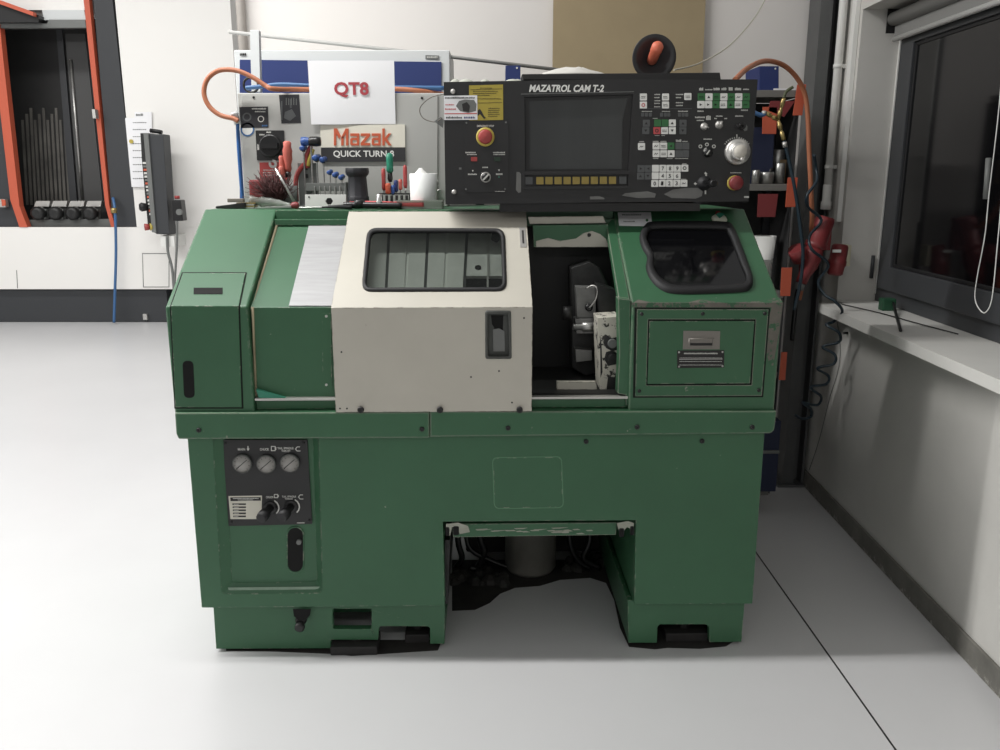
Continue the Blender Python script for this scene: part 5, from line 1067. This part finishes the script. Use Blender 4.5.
# ---- under the lathe
bk = thing('waste_bucket', 'grey round canister standing on the floor under the lathe', 'canister', (FLOOR.pt(531, 578).x, FLOOR.pt(531, 578).y+.09, 0))
bm_ = mat('grimy_grey_drum', (110, 108, 102), .6, var=.2, scale=8)
p = Vector(bk.location); b = B(); b.lathe([(.09, 0), (.1, .015), (.1, .33), (.104, .335), (.104, .35), (0, .35)], p, (0, 0, 1), bm_, 28); keep(b.done('drum'), bk)
b = B(); b.tube([p+Vector((.03, -.1, .24)), p+Vector((.05, -.104, .20)), p+Vector((.08, -.07, .22))], .004, blackp, 6, 5); keep(b.done('handle'), bk)
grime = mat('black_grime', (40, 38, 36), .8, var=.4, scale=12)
for (pts, r) in (([(458, 540), (462, 558), (456, 585)], .012), ([(480, 536), (484, 552), (478, 575), (470, 584)], .014), ([(468, 545), (490, 560), (512, 566)], .010), ([(570, 540), (578, 560), (590, 572)], .012), ([(590, 540), (584, 558), (600, 570)], .012)):
    b = B(); P = []
    for px_, py_ in pts: q = W_(px_, py_, 3.05); q.z = max(q.z, r+.001); P.append(q)
    P[-1].z = r+.001
    P.insert(0, P[0]+Vector((0, .02, .15))); b.tube(P, r, blackp, 10, 5); o = b.done('drain_hose')
    k = pts[0][0]; tag(o, {458: 'black hose nearest the left leg under the lathe', 480: 'thick black hose hanging left of the grey canister', 468: 'thin black hose crossing towards the grey canister', 570: 'black hose just right of the grey canister', 590: 'black hose farthest right under the lathe'}[k], 'hose', 'hoses under the lathe')
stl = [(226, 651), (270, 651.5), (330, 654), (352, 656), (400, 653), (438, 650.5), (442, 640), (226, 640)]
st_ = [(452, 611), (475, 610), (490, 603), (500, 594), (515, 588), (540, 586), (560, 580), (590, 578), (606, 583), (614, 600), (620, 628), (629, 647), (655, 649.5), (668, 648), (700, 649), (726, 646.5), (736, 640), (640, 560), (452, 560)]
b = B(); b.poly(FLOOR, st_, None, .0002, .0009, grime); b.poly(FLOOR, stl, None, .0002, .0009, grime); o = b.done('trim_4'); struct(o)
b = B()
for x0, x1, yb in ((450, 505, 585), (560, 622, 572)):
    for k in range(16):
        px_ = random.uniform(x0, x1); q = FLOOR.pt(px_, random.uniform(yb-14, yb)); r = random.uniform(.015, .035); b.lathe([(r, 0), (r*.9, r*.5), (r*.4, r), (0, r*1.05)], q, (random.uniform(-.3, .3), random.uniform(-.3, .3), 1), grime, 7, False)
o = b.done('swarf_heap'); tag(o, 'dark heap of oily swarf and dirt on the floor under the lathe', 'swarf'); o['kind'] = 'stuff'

# ================================================================== BIG MACHINE AT THE FAR LEFT
YM = 8.8; SM = FW(YM)
mw = mat('white_sheet_metal', (236, 234, 230), .45)
mdk = mat('charcoal_panel', (52, 54, 57), .5)
mg = thing('machining_centre', 'large white machine with black doors and orange edges in the hall at left', 'machine', (-6, YM+.5, 0))
L0 = -8.6
def mpart(name, fn, label=None, bevel=0): bb_ = B(); fn(bb_); o = bb_.done(name, bevel=bevel, label=label); keep(o, mg); return o
XR = SM.pt(166, 300).x; zb1 = SM.pt(80, 289).z; zw = SM.pt(80, 227).z; ztw = SM.pt(40, 0).z
Sx0 = SM.ab(139, 227)[0]
mpart('base', lambda b: (b.box(L0, XR, YM+.03, YM+1.0, .006, zb1, mdk), b.box(XR, SM.pt(246, 230).x, YM+.2, YM+1.0, .03, zb1, mdk)))
mpart('lower_panel', lambda b: (b.box(L0, SM.pt(246, 230).x, YM-.02, YM+1.0, zb1+.001, zw, mw)))
xs = SM.pt(137, 226).x
mpart('side_panel', lambda b: b.box(xs+.005, SM.pt(246, 230).x, YM-.02, YM+1.0, zw+.001, 4.2, mw))
mpart('top_panel', lambda b: b.box(L0, SM.pt(86, 5).x, YM, YM+1.0, SM.pt(40, 10).z, 4.2, mw))
mpart('guard_column', lambda b: b.poly(SM, [(88.5, -60), (113, 226.5), (137, 226.5), (106, -60)], None, -.1, 0, mdk) )
mpart('door_edge', lambda b: b.poly(SM, [(79, -60), (84.5, 0), (106, 205), (112, 227), (116, 227), (110, 205), (90, 0), (84.5, -60)], None, -.05, .02, orange), 'orange strip')
mpart('door_edge', lambda b: b.poly(SM, [(-12, -20), (-4, 60), (12, 200), (21, 227), (29, 227), (21, 206), (5, 60), (-3, -20)], None, -.05, .03, orange), 'orange strip')
mpart('left_door', lambda b: b.poly(SM, [(-70, -40), (-60, 227), (20, 227), (11, 205), (-4, 60), (-13, -40)], None, -.1, -.02, mdk))
mpart('canopy', lambda b: (b.poly(SM, [(-30, 0), (-30, 24), (44, 24), (44, 17), (0, 2)], None, -.02, .1, blackp), b.poly(SM, [(-20, -4), (0, 4), (42, 19), (42, 15), (0, 0)], None, .1, .16, orange)))
mpart('door_rail', lambda b: (b.poly(SM, [(-30, 24), (-30, 28.5), (87, 28), (86, 20), (50, 20), (48, 24)], None, -.05, .02, greyp), b.poly(SM, [(42, 10), (44, 20), (86, 20), (84, 10)], None, -.05, -.0, cablight)))
def inner(b):
    S = FW(YM+.5); b.box(L0, xs, YM+.49, YM+.52, zw-.2, 3.6, intm)
    for k in range(11): b.poly(S, [(22+4.2*k, 120-6*(k % 3)), (27+4.2*k, 205), (29.5+4.2*k, 205), (24.5+4.2*k, 120-6*(k % 3))], None, 0, .02, mat('slatted_cover', (86, 84, 80), .5, var=.4, scale=4))
    b.poly(S, [(58, 30), (72, 205), (79, 205), (64, 30)], None, 0, .04, mdk); b.poly(S, [(66, 34), (80, 205), (104, 205), (86, 34)], None, 0, .02, mat('grey_inner_sheet', (70, 70, 70), .4)); b.tube([S.pt(72, 60, .03), S.pt(84, 203, .03)], .015, steel, 8, 0)
    b.box(L0, xs, YM, YM+.5, zw-.05, zw, mdk)
mpart('work_chamber', inner)
def rail(b): b.poly(FW(YM+.08), [(22, 220), (24, 227), (113, 227), (111, 219)], None, -.05, 0, greyp)
mpart('tool_rail', rail)
for k in range(4):
    x = 38+17.2*k; S = FW(YM+.1)
    mpart('tool_holder', lambda b: (b.poly(S, [(x-2, 201), (x-4, 206.5), (x+11, 206.5), (x+12, 201)], None, -.05, 0, alu), b.lathe([(.055, 0), (.07, .03), (.07, .10), (.04, .12)], S.pt(x+4, 213), (0, -1, 0), darksteel, 10), b.poly(S, [(x-2.5, 209), (x-2, 219), (x+10, 219), (x+10, 209)], [circ(x+4, 213, 3.8, 12)], -.02, .05, greyp)))
mpart('door_handle', lambda b: b.poly(SM, [(96.5, 110), (97.5, 119), (100.5, 119), (99.5, 110)], None, .03, .1, alu))
mpart('door_handle', lambda b: (b.poly(SM, [(1, 199), (2, 207), (9, 207), (8, 199)], None, .0, .06, alu), b.poly(SM, [(5, 199), (6, 206), (9.5, 205), (9, 200)], None, .06, .07, orange)))
mpart('panel_seam', lambda b: (b.poly(SM, [(143, 253), (144, 287), (170, 287), (170, 253)], [[(143.5, 253.6), (144.5, 286.4), (169.5, 286.4), (169.5, 253.6)]], .02, .024, greyp), b.poly(SM, [(17.5, 270), (18.5, 288), (19, 288), (18, 270)], None, .02, .024, greyp)))
mpart('foot', lambda b: (b.lathe([(.05, 0), (.05, .03)], (XR-.2, YM+.15, 0), (0, 0, 1), darksteel, 12), b.lathe([(.05, 0), (.05, .03)], (L0+.3, YM+.15, 0), (0, 0, 1), darksteel, 12), b.box(SM.pt(143, 318).x, SM.pt(147, 318).x, YM-.0, YM+.03, .03, .09, alu)))
o = B(); o.poly(FW(YM-.03), [(125.5, 118), (132, 187), (134, 187), (153, 187), (152, 112), (135, 112), (135, 118)], None, 0, .01, paper)
for k in range(9): o.scribble(FW(YM-.04), 133, 122+7*k, 147, 123+7*k, greyp, .002, 2.5)
o.scribble(FW(YM-.04), 136, 113.5, 143, 116, greyp, .002, 1.5); o.lathe([(.02, 0), (.02, .012)], FW(YM-.04).pt(131.5, 141.5), (0, -1, 0), yellow, 12)
tag(o.done('paper_notice'), 'white printed sheets taped to the machine beside the black guard column', 'notice')
# operator terminal
SX = FW(YM-.35)
tm = thing('operator_terminal', 'black and grey control terminal turned edge on at the white machine', 'terminal', tuple(SX.pt(155, 240)))
b = B(); b.poly(SX, [(148, 134), (155.5, 234), (169.5, 235), (163, 134)], None, -.18, 0, mdk); keep(b.done('housing', bevel=.01), tm)
b = B(); b.poly(SX, [(144, 133), (152.5, 232), (157, 233), (149, 133)], None, -.2, .02, greyp); keep(b.done('bezel', bevel=.005), tm)
b = B(); b.poly(SX, [(139.5, 133), (141, 160), (147, 225), (152.5, 232), (144, 133)], None, -.18, -.02, darksteel)
for k in range(16): b.poly(SX, [(143+.45*k, 162+3.4*k), (143+.45*k, 164+3.4*k), (146.5+.45*k, 164+3.4*k), (146.5+.45*k, 162+3.4*k)], None, -.02, .01, [ink, greyp, orange, ink][k % 4] if k != 2 else orange)
b.lathe([(.035, 0), (.045, .05), (.03, .07)], SX.pt(147, 207), (-1, -.6, 0), blackp, 12); b.lathe([(.03, 0), (.035, .04)], SX.pt(149, 227), (-1, -.6, 0), red, 12); b.lathe([(.035, -.01), (.035, .01)], SX.pt(151, 227), (-1, -.6, 0), yellow, 12); keep(b.done('key_panel'), tm)
b = B(); b.tube([SX.pt(146, 130, -.1), SX.pt(154, 131, -.1), SX.pt(158, 132, -.1)], .02, blackp, 8, 0); keep(b.done('lamp_bar'), tm)
b = B(); b.box(SX.pt(156, 200).x, SX.pt(170, 200).x, YM-.33, YM-.02, SX.pt(160, 242).z-.05, SX.pt(160, 236).z, white); keep(b.done('support_arm'), tm)
hh = thing('hand_pendant', 'small black handheld pendant with red button hung beside the terminal', 'pendant', tuple(SX.pt(177, 210)))
b = B(); b.poly(SX, [(171.5, 200), (173, 221), (183, 221), (180.5, 200)], None, -.12, 0, blackp); keep(b.done('pendant_body', bevel=.008), hh)
b = B(); b.lathe([(.025, 0), (.025, .03)], SX.pt(175, 199, -.06), (0, 0, 1), red, 12); keep(b.done('button'), hh)
b = B(); b.lathe([(.03, 0), (.03, .03)], SX.pt(180, 212), (0, -1, 0), greyp, 12); keep(b.done('pulse_wheel'), hh)
b = B(); b.tube([SX.pt(177, 221), SX.pt(177, 240), SX.pt(176, 262), SX.pt(174, 290)], .012, greyp, 8); b.tube([SX.pt(167, 236), SX.pt(168, 252), SX.pt(172, 268), SX.pt(174, 290)], .014, greyp, 8); keep(b.done('cord'), hh)
b = B(); S = FW(YM-.1); b.tube([FW(YM-.03).pt(113, 198), S.pt(115, 212), S.pt(116, 250), S.pt(115, 290), S.pt(114, 322.5)], .014, hoseblue, 10); b.lathe([(.03, 0), (.03, .05)], S.pt(114, 213), (0, 0, 1), brass, 10); tag(b.done('blue_hose'), 'blue hose hanging down the front of the white machine to the floor', 'hose')
